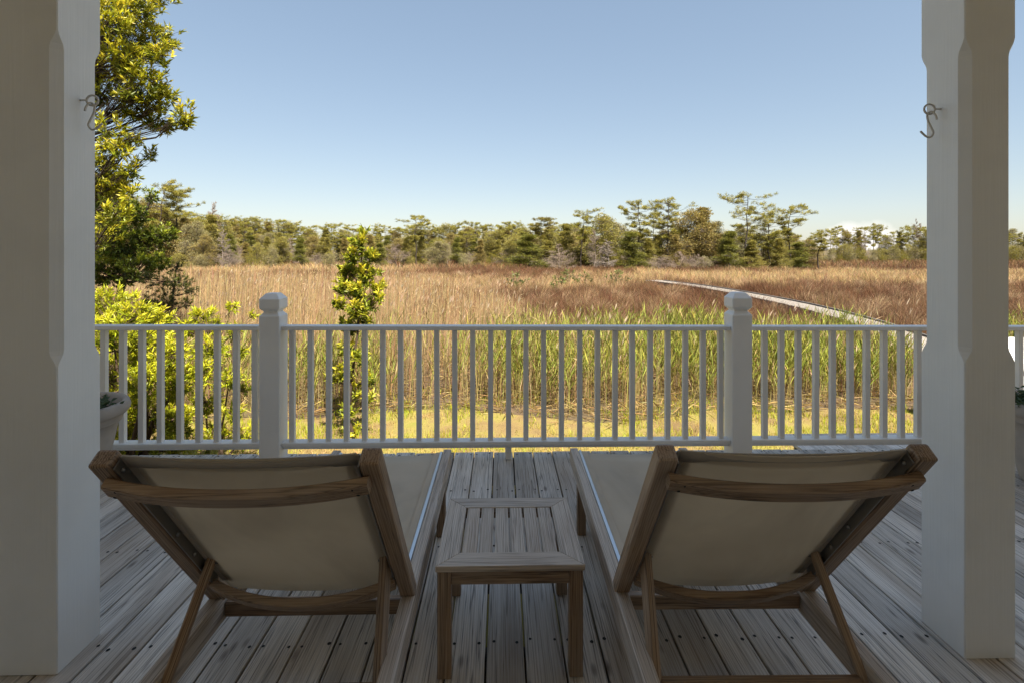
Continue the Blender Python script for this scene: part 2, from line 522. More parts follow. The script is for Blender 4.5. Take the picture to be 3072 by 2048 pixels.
# ------------------------------------------------------------------ porch posts with stopped chamfers
def porch_post(x0, x1, y0, y1, label):
    w, d = x1 - x0, y1 - y0
    def sec(z, c):
        hw, hd = w / 2, d / 2
        return [(-hw + c, -hd, z), (hw - c, -hd, z), (hw, -hd + c, z), (hw, hd - c, z), (hw - c, hd, z), (-hw + c, hd, z), (-hw, hd - c, z), (-hw, -hd + c, z)]
    zs = [(0.002, .0035), (0.5, .0035), (1.085, .0035), (1.10, .009), (1.125, .024), (1.142, .028), (1.7, .028), (2.215, .028), (2.235, .024), (2.262, .009), (2.28, .0035), (4.165, .0035)]
    V = [p for z, c in zs for p in sec(z, c)]
    F = []
    for k in range(len(zs) - 1):
        for j in range(8): F.append((k * 8 + j, k * 8 + (j + 1) % 8, (k + 1) * 8 + (j + 1) % 8, (k + 1) * 8 + j))
    F.append(tuple(range(7, -1, -1))); F.append(tuple(range((len(zs) - 1) * 8, len(zs) * 8)))
    me = bpy.data.meshes.new('porch_post'); me.from_pydata(V, [], F); me.update()
    return tag(link('porch_post', me, M['post_paint'], None, Matrix.Translation(((x0 + x1) / 2, (y0 + y1) / 2, 0))), label, 'post', 'porch posts')
porch_post(-1.802, -1.570, 1.80, 1.992, 'square white porch post with cut corners beside the yellow-leaved tree')
porch_post(1.700, 1.892, 1.80, 1.992, 'square white porch post with cut corners nearer the boardwalk')

def wire(pts, r, name, mat, parent=None, sides=8, res=6):
    # smooth Catmull-Rom wire
    P = [Vector(p) for p in pts]
    Q = [P[0] * 2 - P[1]] + P + [P[-1] * 2 - P[-2]]
    out = []
    for k in range(1, len(Q) - 2):
        for s in range(res):
            t = s / res
            a, b, c, d = Q[k - 1], Q[k], Q[k + 1], Q[k + 2]
            out.append(0.5 * ((2 * b) + (c - a) * t + (2 * a - 5 * b + 4 * c - d) * t * t + (3 * b - a - 3 * c + d) * t ** 3))
    out.append(P[-1])
    g = Geo(); tube(g, np.array([tuple(p) for p in out]), r, (1, 1, 1), sides)
    me = g.mesh(name, True)
    n = len(out)
    bm = bmesh.new(); bm.from_mesh(me); bm.verts.ensure_lookup_table()
    bm.faces.new([bm.verts[j] for j in range(sides)][::-1]); bm.faces.new([bm.verts[(n - 1) * sides + j] for j in range(sides)])
    bm.to_mesh(me); bm.free()
    return link(name, me, mat, parent)

def hook(x, y, z, s, label):
    root = tag(empty('hook', (x, y, z)), label, 'hook', 'hooks on the porch posts')
    root.scale = (s, 1, 1)
    ring = [(0.0, 0, 0), (0.020, 0, 0)] + [(0.043 - 0.021 * math.cos(a), 0.002, 0.019 * math.sin(a)) for a in np.linspace(-.15, 2 * math.pi - .35, 12)]
    wire(ring, 0.0038, 'screw_eye', M['hook'], root)
    wire([(0.030, -.016, -.044), (0.032, -.012, -.026), (0.038, -.002, -.010), (0.046, .008, -.018), (0.043, .008, -.045), (0.034, .002, -.075), (0.030, 0, -.092), (0.040, 0, -.108), (0.056, 0, -.107), (0.072, 0, -.094), (0.080, 0, -.086)], 0.0038, 's_hook', M['hook'], root)
hook(-1.570, 1.897, 2.057, 1, 'small grey screw eye with hanging hook on the post beside the yellow-leaved tree')
hook(1.700, 1.900, 2.044, -1, 'small grey screw eye with hanging hook on the post nearer the boardwalk')

# ------------------------------------------------------------------ railing
RY = 3.60
rail = tag(empty('porch_railing', (0, RY, 0)), 'white painted wooden railing with square balusters along the deck edge', 'railing')
def newel(cx, parent):
    h = 0.071
    prof = [(0.002, h), (1.030, h), (1.037, h - .002), (1.060, h - .022), (1.066, h - .022), (1.088, h - .001), (1.094, h), (1.153, h), (1.157, h - .003), (1.190, h - .030), (1.193, h - .036)]
    V, F = [], []
    for z, r in prof:
        c = 0.004
        V += [(-r + c, -r, z), (r - c, -r, z), (r, -r + c, z), (r, r - c, z), (r - c, r, z), (-r + c, r, z), (-r, r - c, z), (-r, -r + c, z)]
    n = len(prof)
    for k in range(n - 1):
        for j in range(8): F.append((k * 8 + j, k * 8 + (j + 1) % 8, (k + 1) * 8 + (j + 1) % 8, (k + 1) * 8 + j))
    F.append(tuple(range((n - 1) * 8, n * 8)))
    me = bpy.data.meshes.new('newel_post'); me.from_pydata(V, [], F); me.update()
    link('newel_post', me, M['rail_paint'], parent, Matrix.Translation((cx, 0, 0)))
NEW = [-5.0, -1.625, 1.718, 5.15]
for nx in NEW: newel(nx, rail)
def section(xa, xb, bx):
    zt = lambda x: 0.942 - 0.004 * x
    zb = lambda x: 0.118 - 0.001 * x
    beam('top_rail', (xa, 0, zt(xa)), (xb, 0, zt(xb)), 0.088, 0.030, M['rail_paint'], rail, bev=.004)
    beam('bottom_rail', (xa, 0, zb(xa) + .008), (xb, 0, zb(xb) + .008), 0.085, 0.026, M['rail_paint'], rail, bev=.003)
    beam('bottom_rail', (xa, 0, zb(xa) - .0175), (xb, 0, zb(xb) - .0175), 0.040, 0.025, M['rail_paint'], rail, bev=.002)
    for x in bx:
        z0, z1 = zb(x) + .019, zt(x) - .013
        link('baluster', box_mesh(0.036, 0.036, round(z1 - z0, 3), 0.002, M['rail_paint']), None, rail, Matrix.Translation((x + random.uniform(-.0025, .0025), random.uniform(-.002, .002), (z0 + z1) / 2)) @ Matrix.Rotation(random.uniform(-.003, .003), 4, 'Y') @ Matrix.Rotation(random.uniform(-.03, .03), 4, 'Z'))
D_ = RY
bxc = [(884.4 + 53.42 * k - 1505) * D_ / 1500 for k in range(25)]
section(NEW[1] + .071, NEW[2] - .071, bxc)
bxr = [pt(2283 + 51.6 * k, 900, 3.68).x for k in range(26)]
section(NEW[2] + .071, NEW[3] - .071, [b for b in bxr if b < NEW[3] - .09])
bxl = [pt(764 - 55.4 * k, 900, 3.56).x for k in range(26)]
section(NEW[0] + .071, NEW[1] - .071, [b for b in bxl if b > NEW[0] + .09])
block('support_block', (bxc[12], 0, 0.044), (0.045, 0.04, 0.086), M['rail_paint'], rail)

# ------------------------------------------------------------------ loungers
def lounger(cx, label, rz=0.0, bow_=.030):
    R = tag(empty('sun_lounger', (cx, 1.9, 0)), label, 'sun lounger', 'teak sling loungers facing the marsh')
    R.rotation_euler[2] = rz
    HW, ZT = 0.343, 0.34
    RW, RH = 0.046, 0.085
    Y0, Y1 = 0.93, 2.93
    T = M['teak']; TG = M['teak_grey']
    for s in (-1, 1):
        beam('side_rail', (s * (HW - RW / 2), Y0, ZT - RH / 2), (s * (HW - RW / 2), Y1, ZT - RH / 2), RW, RH, TG, R, bev=.006, seg=2)
        for yy in (1.03, 2.64):
            beam('leg', (s * (HW - .025), yy, 0.001), (s * (HW - .025), yy, ZT - RH + .002), 0.046, 0.046, T, R, up=(0, 1, 0), bev=.004)
    def crossbar(name, y, z, w, h, hw, mat=T):
        beam(name, (-hw, y, z), (hw, y, z), w, h, mat, R, bev=.004)
    crossbar('cross_bar', 1.715, 0.292, 0.03, 0.05, HW - RW)
    crossbar('head_bar', 0.95, 0.29, 0.03, 0.05, HW - RW)
    crossbar('foot_bar', 2.905, 0.275, 0.03, 0.05, HW - RW)
    # seat sling
    def sling(name, origin, ux, uy, uz, hw, L, sag, mat, nx=14, ny=10, th=.003):
        V, Q = [], []
        for side in (0, 1):
            for j in range(ny + 1):
                for i2 in range(nx + 1):
                    a, b = -1 + 2 * i2 / nx, j / ny
                    dn = -sag * (1 - a * a) * (0.55 + 0.45 * math.sin(math.pi * b)) - side * th
                    V.append((a * hw, b * L, dn))
        n1 = (nx + 1) * (ny + 1)
        for j in range(ny):
            for i2 in range(nx):
                k = j * (nx + 1) + i2
                Q.append((k, k + 1, k + nx + 2, k + nx + 1)); Q.append((n1 + k, n1 + k + nx + 1, n1 + k + nx + 2, n1 + k + 1))
        for j in range(ny):
            for i2 in (0, nx):
                k = j * (nx + 1) + i2; Q.append((k, k + nx + 1, n1 + k + nx + 1, n1 + k))
        for i2 in range(nx):
            for j in (0, ny):
                k = j * (nx + 1) + i2; Q.append((k, k + 1, n1 + k + 1, n1 + k))
        me = bpy.data.meshes.new(name); me.from_pydata(V, [], Q); me.update()
        bm = bmesh.new(); bm.from_mesh(me); bmesh.ops.recalc_face_normals(bm, faces=bm.faces); bm.to_mesh(me); bm.free()
        me.polygons.foreach_set('use_smooth', [True] * len(me.polygons))
        m = Matrix((ux, uy, uz)).transposed().to_4x4(); m.translation = origin
        return link(name, me, mat, R, m)
    X, Y, Z = Vector((1, 0, 0)), Vector((0, 1, 0)), Vector((0, 0, 1))
    IN = HW - RW
    seat = sling('seat_sling', Vector((0, 1.83, ZT - .012)), X, Y, Z, IN - .020, 1.06, 0.022, M['fabric'])
    for s in (-1, 1):
        link('sling_bar', box_mesh(0.016, 1.15, 0.012, .002, M['alu']), None, R, Matrix.Translation((s * (IN - .0095), 2.325, ZT - .008)))
        link('sling_pocket', box_mesh(0.030, 1.14, 0.004, .001, M['fabric']), None, R, Matrix.Translation((s * (IN - .034), 2.32, ZT - .0085)))
    # backrest: pivot near, leaning towards the house
    P0, P1 = Vector((0, 1.705, 0.352)), Vector((0, 1.215, 1.005))
    u = (P1 - P0); BL = u.length; u.normalize()
    nf = Vector((0, -u.z, u.y)) * -1           # front normal (towards the marsh)
    if nf.y < 0: nf = -nf
    SW, ST = 0.050, 0.046
    at = lambda x, t, n: Vector((x, 0, 0)) + P0 + u * t + nf * n
    for s in (-1, 1):
        xx = s * (HW - SW / 2)
        beam('back_stile', at(xx, -.02, 0), at(xx, BL, 0), SW, ST, T, R, up=nf, bev=.007, seg=2)
        xi = s * (HW - SW)
        br = beam('sling_bracket', at(xi - s * .003, .10, -.002), at(xi - s * .003, BL - .018, -.002), 0.004, 0.034, M['steel'], R, up=nf, bev=.0008)
        beam('sling_pocket', at(xi - s * .026, .07, .010), at(xi - s * .026, BL - .012, .010), 0.040, 0.006, M['hem'], R, up=nf, bev=.001)
        for t in (.17, .30, .43, BL - .045):
            c = at(xi - s * .006, t, -.004)
            g = Geo(); tube(g, [tuple(c), tuple(c - Vector((s * .002, 0, 0))), tuple(c - Vector((s * .005, 0, 0))), tuple(c - Vector((s * .006, 0, 0)))], [.0075, .0075, .005, .0005], (1, 1, 1), 8)
            link('bolt', g.mesh('bolt', True), M['steel'], R)
    sling('back_sling', at(0, .015, .012), X, u, nf, HW - SW - .012, BL - .022, bow_, M['fabric'])
    sling('sling_hem', at(0, BL - .052, .0085), X, u, nf, HW - SW - .014, .046, 0.018, M['hem'], 14, 2)
    def bow(name, t, w, th, hw, b, n0, screws):
        V, Q = [], []; N = 18
        for k in range(N + 1):
            a = -1 + 2 * k / N
            o = n0 - b * (1 - abs(a) ** 2.2)
            c = 0.004
            for (dt, dn) in ((-w / 2 + c, -th), (w / 2 - c, -th), (w / 2, -th + c), (w / 2, -c), (w / 2 - c, 0), (-w / 2 + c, 0), (-w / 2, -c), (-w / 2, -th + c)):
                V.append((dt, a * hw, o + dn))
        for k in range(N):
            for j in range(8): Q.append((k * 8 + j, k * 8 + (j + 1) % 8, (k + 1) * 8 + (j + 1) % 8, (k + 1) * 8 + j))
        Q.append(tuple(range(8))); Q.append(tuple(range(N * 8 + 7, N * 8 - 1, -1)))
        me = bpy.data.meshes.new(name); me.from_pydata(V, [], Q); me.update()
        bm = bmesh.new(); bm.from_mesh(me); bmesh.ops.recalc_face_normals(bm, faces=bm.faces); bm.to_mesh(me); bm.free()
        m = Matrix((u, X, nf)).transposed().to_4x4(); m.translation = at(0, t, 0)
        ob = link(name, me, T, R, m)
        if screws:
            for s in (-1, 1):
                for dt in (-.011, .012):
                    bmm = bmesh.new(); bmesh.ops.create_circle(bmm, cap_ends=True, segments=8, radius=.0045)
                    sm2 = bpy.data.meshes.new('screw'); bmm.to_mesh(sm2); bmm.free()
                    link('screw', sm2, M['nail'], ob, Matrix.Translation((dt, s * (hw - .024 - (.012 if dt > 0 else 0)), n0 - th - .0012 - b * (1 - ((hw - .03) / hw) ** 2.2))))
        return ob
    bow('upper_cross_rail', BL - .066, .046, .026, HW - .030, .031, -ST / 2 - .0015, True)
    bow('lower_cross_rail', .102, .046, .026, HW - SW - .001, .058, -.004, False)
    # prop arms
    ax = 0.287
    for s in (-1, 1):
        beam('prop_arm', (s * (ax + .012), 1.362, .250), (s * (ax - .018), 1.590, .545), .026, .040, T, R, up=(0, 1, .8), bev=.006, seg=2)
        g = Geo(); tube(g, [(s * (ax - .038), 1.578, .53), (s * (HW - SW + .001), 1.578, .53)], .006, (1, 1, 1), 8)
        link('bolt', g.mesh('bolt', True), M['steel'], R)
    beam('prop_bar', (-ax + .004, 1.385, .285), (ax - .004, 1.385, .285), .030, .038, T, R, bev=.006)
    for ch in R.children: ch.matrix_basis = Matrix.Translation((0, -1.9, 0)) @ ch.matrix_basis
    return R
lounger(-0.635, 'reclined teak lounger with cream sling beside the yellow-leaved tree end of the deck')
lounger(0.732, 'reclined teak lounger with cream sling nearer the boardwalk', math.radians(-.7), .036)

# ------------------------------------------------------------------ side table
def table():
    x0, x1, y0, y1, zt = -.231, .293, 1.745, 2.225, .40
    R = tag(empty('side_table', ((x0 + x1) / 2, (y0 + y1) / 2, 0)), 'low slatted teak side table standing between the two loungers', 'side table')
    hx, hy = (x1 - x0) / 2, (y1 - y0) / 2
    fw, th = .080, .021
    TG, T = M['teak_grey'], M['teak']
    def mitre(name, ang, L, half):
        # trapezoid board, long edge outside; local Y along its length
        V = []
        for z in (-th, 0):
            V += [(0, -L / 2, z), (0, L / 2, z), (-fw, L / 2 - fw, z), (-fw, -L / 2 + fw, z)]
        F = [(3, 2, 1, 0), (4, 5, 6, 7), (0, 1, 5, 4), (1, 2, 6, 5), (2, 3, 7, 6), (3, 0, 4, 7)]
        me = bpy.data.meshes.new(name); me.from_pydata(V, [], F); me.update()
        bm = bmesh.new(); bm.from_mesh(me); bmesh.ops.recalc_face_normals(bm, faces=bm.faces)
        bmesh.ops.bevel(bm, geom=list(bm.edges), offset=.0015, segments=1, affect='EDGES'); bm.to_mesh(me); bm.free()
        link(name, me, TG, R, Matrix.Rotation(ang, 4, 'Z') @ Matrix.Translation((half, 0, zt)))
    mitre('top_frame', 0, 2 * hy - .0006, hx); mitre('top_frame', math.pi, 2 * hy - .0006, hx)
    mitre('top_frame', math.pi / 2, 2 * hx - .0006, hy); mitre('top_frame', -math.pi / 2, 2 * hx - .0006, hy)
    n = 6; inner = 2 * (hx - fw); gap = .0075; sw = (inner - (n + 1) * gap) / n
    for k in range(n):
        link('slat', box_mesh(sw, 2 * (hy - fw) - .001, .017, .0015, TG), None, R, Matrix.Translation((-hx + fw + gap + sw / 2 + k * (sw + gap), 0, zt - .011)))
    lw = .048
    for sx in (-1, 1):
        for sy in (-1, 1):
            beam('leg', (sx * (hx - .006 - lw / 2), sy * (hy - .006 - lw / 2), .001), (sx * (hx - .006 - lw / 2), sy * (hy - .006 - lw / 2), zt - th - .0005), lw, lw, T, R, up=(0, 1, 0), bev=.002)
        beam('apron', (sx * (hx - .022), -hy + .006 + lw, zt - th - .026), (sx * (hx - .022), hy - .006 - lw, zt - th - .026), .022, .050, T, R, bev=.002)
        beam('apron', (-hx + .006 + lw, sx * (hy - .022), zt - th - .026), (hx - .006 - lw, sx * (hy - .022), zt - th - .026), .022, .050, T, R, bev=.002)
table()

# ------------------------------------------------------------------ planters
def lathe(prof, n=40):
    V, F = [], []
    for r, z in prof:
        for j in range(n): V.append((r * math.cos(j * math.tau / n), r * math.sin(j * math.tau / n), z))
    for k in range(len(prof) - 1):
        for j in range(n): F.append((k * n + j, k * n + (j + 1) % n, (k + 1) * n + (j + 1) % n, (k + 1) * n + j))
    F.append(tuple(range(n - 1, -1, -1)))
    me = bpy.data.meshes.new('lathe'); me.from_pydata(V, [], F); me.update()
    me.polygons.foreach_set('use_smooth', [True] * len(F))
    return me
def herb(g, c, n, h, spread, cols):
    for k in range(n):
        a = rng.uniform(0, math.tau); r = spread * math.sqrt(rng.random())
        b = np.array(c) + [r * math.cos(a), r * math.sin(a), 0]
        hh = h * rng.uniform(.5, 1)
        tip = b + [rng.normal(0, .05), rng.normal(0, .05), hh]
        m = 14; t = np.linspace(.15, 1, m)[:, None]
        P = b + (tip - b) * t
        aa = np.arange(m) * 2.4
        D = np.stack([np.cos(aa), np.sin(aa), np.full(m, .45)], 1)
        C = cols[0] + (cols[1] - cols[0]) * rng.random((m, 1))
        leaves(g, P, D, .05, .016, C)
def pot(cx, cy, label, plabel, pc):
    prof = [(.150, .002), (.158, .02), (.190, .16), (.222, .33), (.236, .395), (.249, .40), (.256, .41), (.256, .425), (.262, .432), (.262, .445), (.280, .452), (.294, .47), (.297, .495), (.290, .52), (.276, .533), (.262, .53), (.250, .515), (.243, .48), (.225, .43)]
    p = link('planter_pot', lathe(prof), M['clay'], None, Matrix.Translation((cx, cy, 0)))
    tag(p, label, 'planter', 'clay planters by the railing')
    bm = bmesh.new(); bmesh.ops.create_circle(bm, cap_ends=True, segments=40, radius=.236)
    me = bpy.data.meshes.new('soil'); bm.to_mesh(me); bm.free()
    link('soil', me, M['soil'], p, Matrix.Translation((0, 0, .455)))
    g = Geo(); herb(g, pc, 46, .13, .14, (np.array([.045, .085, .035]), np.array([.12, .17, .08])))
    o = link('herb_plant', g.mesh('herb_plant'), M['leaf'])
    tag(o, plabel, 'plant')
pot(-2.700, 3.20, 'pale clay planter with rolled rim behind the post beside the yellow-leaved tree', 'small green herb growing in the planter beside the yellow-leaved tree', (-2.64, 3.17, .45))
pot(3.535, 3.13, 'pale clay planter with rolled rim near the boardwalk end of the railing', 'small green herb growing in the planter near the boardwalk', (3.40, 3.12, .45))

# ------------------------------------------------------------------ boardwalk
BW = [(6.6, 4.9), (7.6, 7.0), (9.35, 11.3), (10.25, 14.2), (10.85, 17.5), (11.1, 21.0), (11.1, 25.5), (10.7, 29.5), (9.9, 33.0)]
def spline(P, step):
    P = [np.array(p, float) for p in P]; Q = [2 * P[0] - P[1]] + P + [2 * P[-1] - P[-2]]; out = []
    for k in range(1, len(Q) - 2):
        for t in np.linspace(0, 1, 40, endpoint=False):
            a, b, c, d = Q[k - 1], Q[k], Q[k + 1], Q[k + 2]
            out.append(.5 * (2 * b + (c - a) * t + (2 * a - 5 * b + 4 * c - d) * t * t + (3 * b - a - 3 * c + d) * t ** 3))
    out = np.array(out); s = np.concatenate([[0], np.cumsum(np.linalg.norm(np.diff(out, axis=0), axis=1))])
    q = np.arange(0, s[-1], step)
    return np.stack([np.interp(q, s, out[:, 0]), np.interp(q, s, out[:, 1])], 1)
ZBW, WBW = -0.50, 0.90
path = spline(BW, 0.146)
bw = tag(empty('boardwalk', (path[0][0], path[0][1], GROUND)), 'pale plank boardwalk on low piles curving out across the marsh', 'boardwalk')
def local(p): return Vector(p) - Vector((path[0][0], path[0][1], GROUND))
g = bmesh.new()
tan = np.gradient(path, axis=0); tan /= np.linalg.norm(tan, axis=1, keepdims=True)
for k, (p, t) in enumerate(zip(path, tan)):
    n = np.array([t[1], -t[0]])
    hw = WBW / 2 + random.uniform(-.02, .02); hl = .0685; dz = random.uniform(-.004, .004)
    if k < 60:
        m = Matrix(((n[0], t[0], 0, 0), (n[1], t[1], 0, 0), (0, 0, 1, 0), (0, 0, 0, 1)))
        m = m @ Matrix.Rotation(math.pi / 2, 4, 'Z'); m.translation = local((p[0], p[1], ZBW - .016 + dz))
        link('plank', box_mesh(.137, WBW, .032, .003, M['dock']), None, bw, m)
    else:
        vs_ = []
        for z in (-.032, 0):
            for a, b in ((-1, -1), (1, -1), (1, 1), (-1, 1)):
                q = p + n * hw * a + t * hl * b
                vs_.append(g.verts.new(local((q[0], q[1], ZBW + z + dz))))
        for f in ((4, 5, 6, 7), (0, 1, 5, 4), (1, 2, 6, 5), (2, 3, 7, 6), (3, 0, 4, 7)): g.faces.new([vs_[j] for j in f])
me = bpy.data.meshes.new('far_planks'); g.to_mesh(me); g.free()
tag(link('far_planks', me, M['dock'], bw), kind='stuff')
for s in (-1, 1):
    for k in range(0, len(path) - 17, 16):
        a, b = path[k], path[k + 16]
        na, nb = np.array([tan[k][1], -tan[k][0]]), np.array([tan[k + 16][1], -tan[k + 16][0]])
        pa, pb = a + na * s * (WBW / 2 - .04), b + nb * s * (WBW / 2 - .04)
        beam('stringer', local((pa[0], pa[1], ZBW - .125)), local((pb[0], pb[1], ZBW - .125)), .04, .18, M['joist'], bw)
        ca, cb = a + na * s * (WBW / 2 - .05), b + nb * s * (WBW / 2 - .05)
        if s == 1: beam('edge_strip', local((ca[0], ca[1], ZBW + .030)), local((cb[0], cb[1], ZBW + .030)), .06, .045, M['joist'], bw)
        beam('pile', local((pa[0] + na[0] * s * -.06, pa[1] + na[1] * s * -.06, GROUND - .05)), local((pa[0] + na[0] * s * -.06, pa[1] + na[1] * s * -.06, ZBW - .036)), .10, .10, M['joist'], bw)
# landing below the deck edge
land = tag(empty('landing', (4.6, 4.3, GROUND)), 'sunlit plank landing below the deck edge where the boardwalk begins', 'landing')
for k in range(29):
    link('plank', box_mesh(.137, 1.35, .032, .003, M['deck']), None, land, Matrix.Translation((2.95 + k * .142 - 4.6, 0.16, -.42 - GROUND)))
for yy in (-.4, .7): block('joist', (.42, yy, -.53 - GROUND), (4.1, .04, .18), M['joist'], land)
for xx in (-1.4, .4, 2.2):
    for yy in (-.4, .7): block('pile', (xx, yy + .07, .22), (.1, .1, .45), M['joist'], land)
# bench by the boardwalk
bench = tag(empty('bench', (7.35, 6.35, -.5)), 'pale painted box bench beside the start of the boardwalk', 'bench')
block('bench_front', (0, 0, .23), (1.5, .03, .42), M['post_paint'], bench)
block('bench_side', (-.76, .25, .23), (.03, .53, .42), M['rail_paint'], bench)
block('bench_side', (.76, .25, .23), (.03, .53, .42), M['rail_paint'], bench)
block('bench_seat', (0, .24, .458), (1.6, .60, .03), M['post_paint'], bench)
block('bench_back', (0, .55, .62), (1.6, .03, .30), M['post_paint'], bench)
block('bench_frame', (0, .24, .01), (1.5, .5, .03), M['joist'], bench)

def near_path(x, y, r):
    d = np.full(len(x), 1e9)
    for p in path[::3]: d = np.minimum(d, (x - p[0]) ** 2 + (y - p[1]) ** 2)
    return d < r * r

# ------------------------------------------------------------------ marsh plants (stuff)
def scatter(n, y0, y1, pow_=1.0, xl=-1.25, xr=1.25):
    y = y0 + (y1 - y0) * rng.random(n) ** pow_
    x = (xl + (xr - xl) * rng.random(n)) * (y + .5)
    return x, y
def V3(x, y, z=GROUND): return np.stack([x, y, np.full(len(x), z)], 1)
def lerp(a, b, t): return np.asarray(a)[None] * (1 - t[:, None]) + np.asarray(b)[None] * t[:, None]
def jit(C, s): return np.clip(C * (1 + rng.normal(0, s, (len(C), 1))) * (1 + rng.normal(0, s * .35, C.shape)), .002, .9)

# lawn blades
g = Geo()
n = 95000
y = 4.6 + 4.6 * rng.random(n); x = rng.uniform(-1.1, 1.15, n) * (y + .6)
mud = vnoise(x, y, .7, 25) * .6 + vnoise(x, y, .22, 26) * .4 + np.clip((y - 6.6) * .16, -.1, .25)
k = (y < lawn_edge(x) + .2 + 1.5 * rng.random(n)) & (rng.random(n) < np.clip((.74 - mud) * 7, .06, 1))
x, y = x[k], y[k]; n = len(x)
w = vnoise(x, y, .55, 21) * .6 + vnoise(x, y, .16, 22) * .4
w = np.clip((w - .38) * 3.2 + (y - 6.0) * .30 + (x > 1.5) * .12, 0, 1)
C = jit(lerp((.47, .32, .12), (.38, .40, .02), w), .30)
h = .02 + .045 * rng.random(n) + .09 * w * rng.random(n) ** 2
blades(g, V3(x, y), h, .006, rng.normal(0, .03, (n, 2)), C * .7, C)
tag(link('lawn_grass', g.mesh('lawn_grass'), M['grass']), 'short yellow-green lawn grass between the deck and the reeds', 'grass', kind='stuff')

# green reeds
g = Geo()
n = 21000
y = 6.75 + 8.0 * rng.random(n) ** 1.35; x = rng.uniform(-.62, 1.18, n) * (y + .4)
e = lawn_edge(x)
dens = np.clip(.25 + .9 * vnoise(x, y, 1.3, 31) - .35 * (x < 0) - .12 * (y - 8.5), 0.04, 1) * np.clip((13.5 - y) / 3, 0, 1)
k = (y > e + .1 + .8 * rng.random(n) ** 1.5) & (rng.random(n) < dens * .85) & ~near_path(x, y, .95) & ~((x > 5.4) & (y < 8.8) & (x > y * .84))
x, y = x[k], y[k]; n = len(x)
H = (0.95 + .45 * rng.random(n)) * (.82 + .3 * vnoise(x, y, 1.0, 33)) * (.72 + .28 * np.clip((y - e[k]) / .8, 0, 1)) * np.where(x > 5.2, .74, .88)
lean = rng.normal(0, .08, (n, 2)) + [.03, 0]
br = rng.random(n) < .08; lean[br] += rng.normal(0, .35, (br.sum(), 2))
stemC0 = jit(np.tile([.42, .34, .12], (n, 1)), .2); stemC1 = jit(np.tile([.24, .28, .06], (n, 1)), .2)
wd = .007 * np.maximum(1, y / 9)
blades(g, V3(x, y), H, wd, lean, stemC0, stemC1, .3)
for lf in range(6):
    t = .34 + .62 * (lf + rng.random(n)) / 6
    P = V3(x, y); P[:, 2] += H * t; P[:, :2] += lean * t[:, None] * .8
    a = rng.uniform(0, math.tau, n)
    D = np.stack([np.cos(a) * .55 + .12, np.sin(a) * .55, rng.uniform(.7, 1.5, n)], 1)
    c = jit(lerp((.17, .21, .03), (.40, .39, .07), rng.random(n)), .2)
    dry = rng.random(n) < np.where(t < .45, .35, .06); c[dry] = jit(np.tile([.42, .31, .15], (dry.sum(), 1)), .2)
    leaves(g, P, D, rng.uniform(.18, .36, n), .0115 * np.maximum(1, y / 10), c, .2)
tag(link('green_reeds', g.mesh('green_reeds'), M['grass']), 'bed of fresh green reeds growing at the edge of the lawn', 'reeds', kind='stuff')

# dry tan reeds
g = Geo()
n = 95000
y = 6.9 + 27 * rng.random(n) ** 1.5; x = rng.uniform(-1.2, 1.15, n) * (y + .4)
e = lawn_edge(x)
u_ = x / y
left = np.clip((.10 - u_) / .35, 0, 1)
reach = 12.5 + 20 * left + 4 * (vnoise(x, y, 4, 41) - .5)
dens = np.clip((reach - y) / 3.5, 0, 1) * (.45 + .7 * vnoise(x, y, 1.6, 42))
k = (y > e + .2 + .9 * rng.random(n)) & (rng.random(n) < dens) & ~near_path(x, y, .8) & ~((x > 5.4) & (y < 8.8) & (x > y * .84))
x, y, left = x[k], y[k], left[k]; n = len(x)
H = (1.0 + .5 * rng.random(n) + .55 * left * rng.random(n)) * (.8 + .3 * vnoise(x, y, 1.5, 43)) * (.6 + .4 * np.clip((y - lawn_edge(x)) / 1.2, 0, 1))
lean = rng.normal(0, .075, (n, 2)) + [.06, 0]
br = rng.random(n) < .09; lean[br] += rng.normal(0, .45, (br.sum(), 2)); H[br] *= rng.uniform(.5, .9, br.sum())
c = jit(lerp((.30, .185, .085), (.55, .395, .205), rng.random(n)), .30)
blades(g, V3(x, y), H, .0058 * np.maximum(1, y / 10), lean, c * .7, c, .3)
k = rng.random(n) < .28
P = V3(x[k], y[k]); t = rng.uniform(.3, .95, k.sum()); P[:, 2] += H[k] * t; P[:, :2] += lean[k] * t[:, None]
leaves(g, P, rng.normal(0, .6, (k.sum(), 3)) + [.2, 0, .8], rng.uniform(.10, .24, k.sum()), .009 * np.maximum(1, y[k] / 10), jit(np.tile([.46, .33, .18], (k.sum(), 1)), .2), .2)
k = rng.random(n) < .03                                                    # seed plumes
P = V3(x[k], y[k]); P[:, 2] += H[k] * .98; P[:, :2] += lean[k]
for q in range(3):
    leaves(g, P, np.stack([rng.uniform(.1, .6, k.sum()), rng.normal(0, .15, k.sum()), np.ones(k.sum())], 1), rng.uniform(.10, .17, k.sum()), .016, jit(np.tile([.50, .38, .26], (k.sum(), 1)), .15), .2)
tag(link('dry_reeds', g.mesh('dry_reeds'), M['grass']), 'tall dry tan reeds standing behind the green reed bed', 'reeds', kind='stuff')

# thatch: fallen stems at the reed foot
g = Geo()
n = 9000
y = 6.9 + 6 * rng.random(n) ** 1.6; x = rng.uniform(-.95, 1.1, n) * (y + .4)
k = (y > lawn_edge(x) - .1) & ~near_path(x, y, .6); x, y = x[k], y[k]; n = len(x)
P = V3(x, y); P[:, 2] += rng.random(n) * .12
D = rng.normal(0, 1, (n, 3)); D[:, 2] = np.abs(D[:, 2]) * .25
leaves(g, P, D, rng.uniform(.12, .45, n), .010, jit(lerp((.26, .17, .06), (.52, .39, .17), rng.random(n)), .2), .1)
tag(link('reed_thatch', g.mesh('reed_thatch'), M['grass']), 'brown fallen reed litter at the foot of the reeds', 'reed litter', kind='stuff')

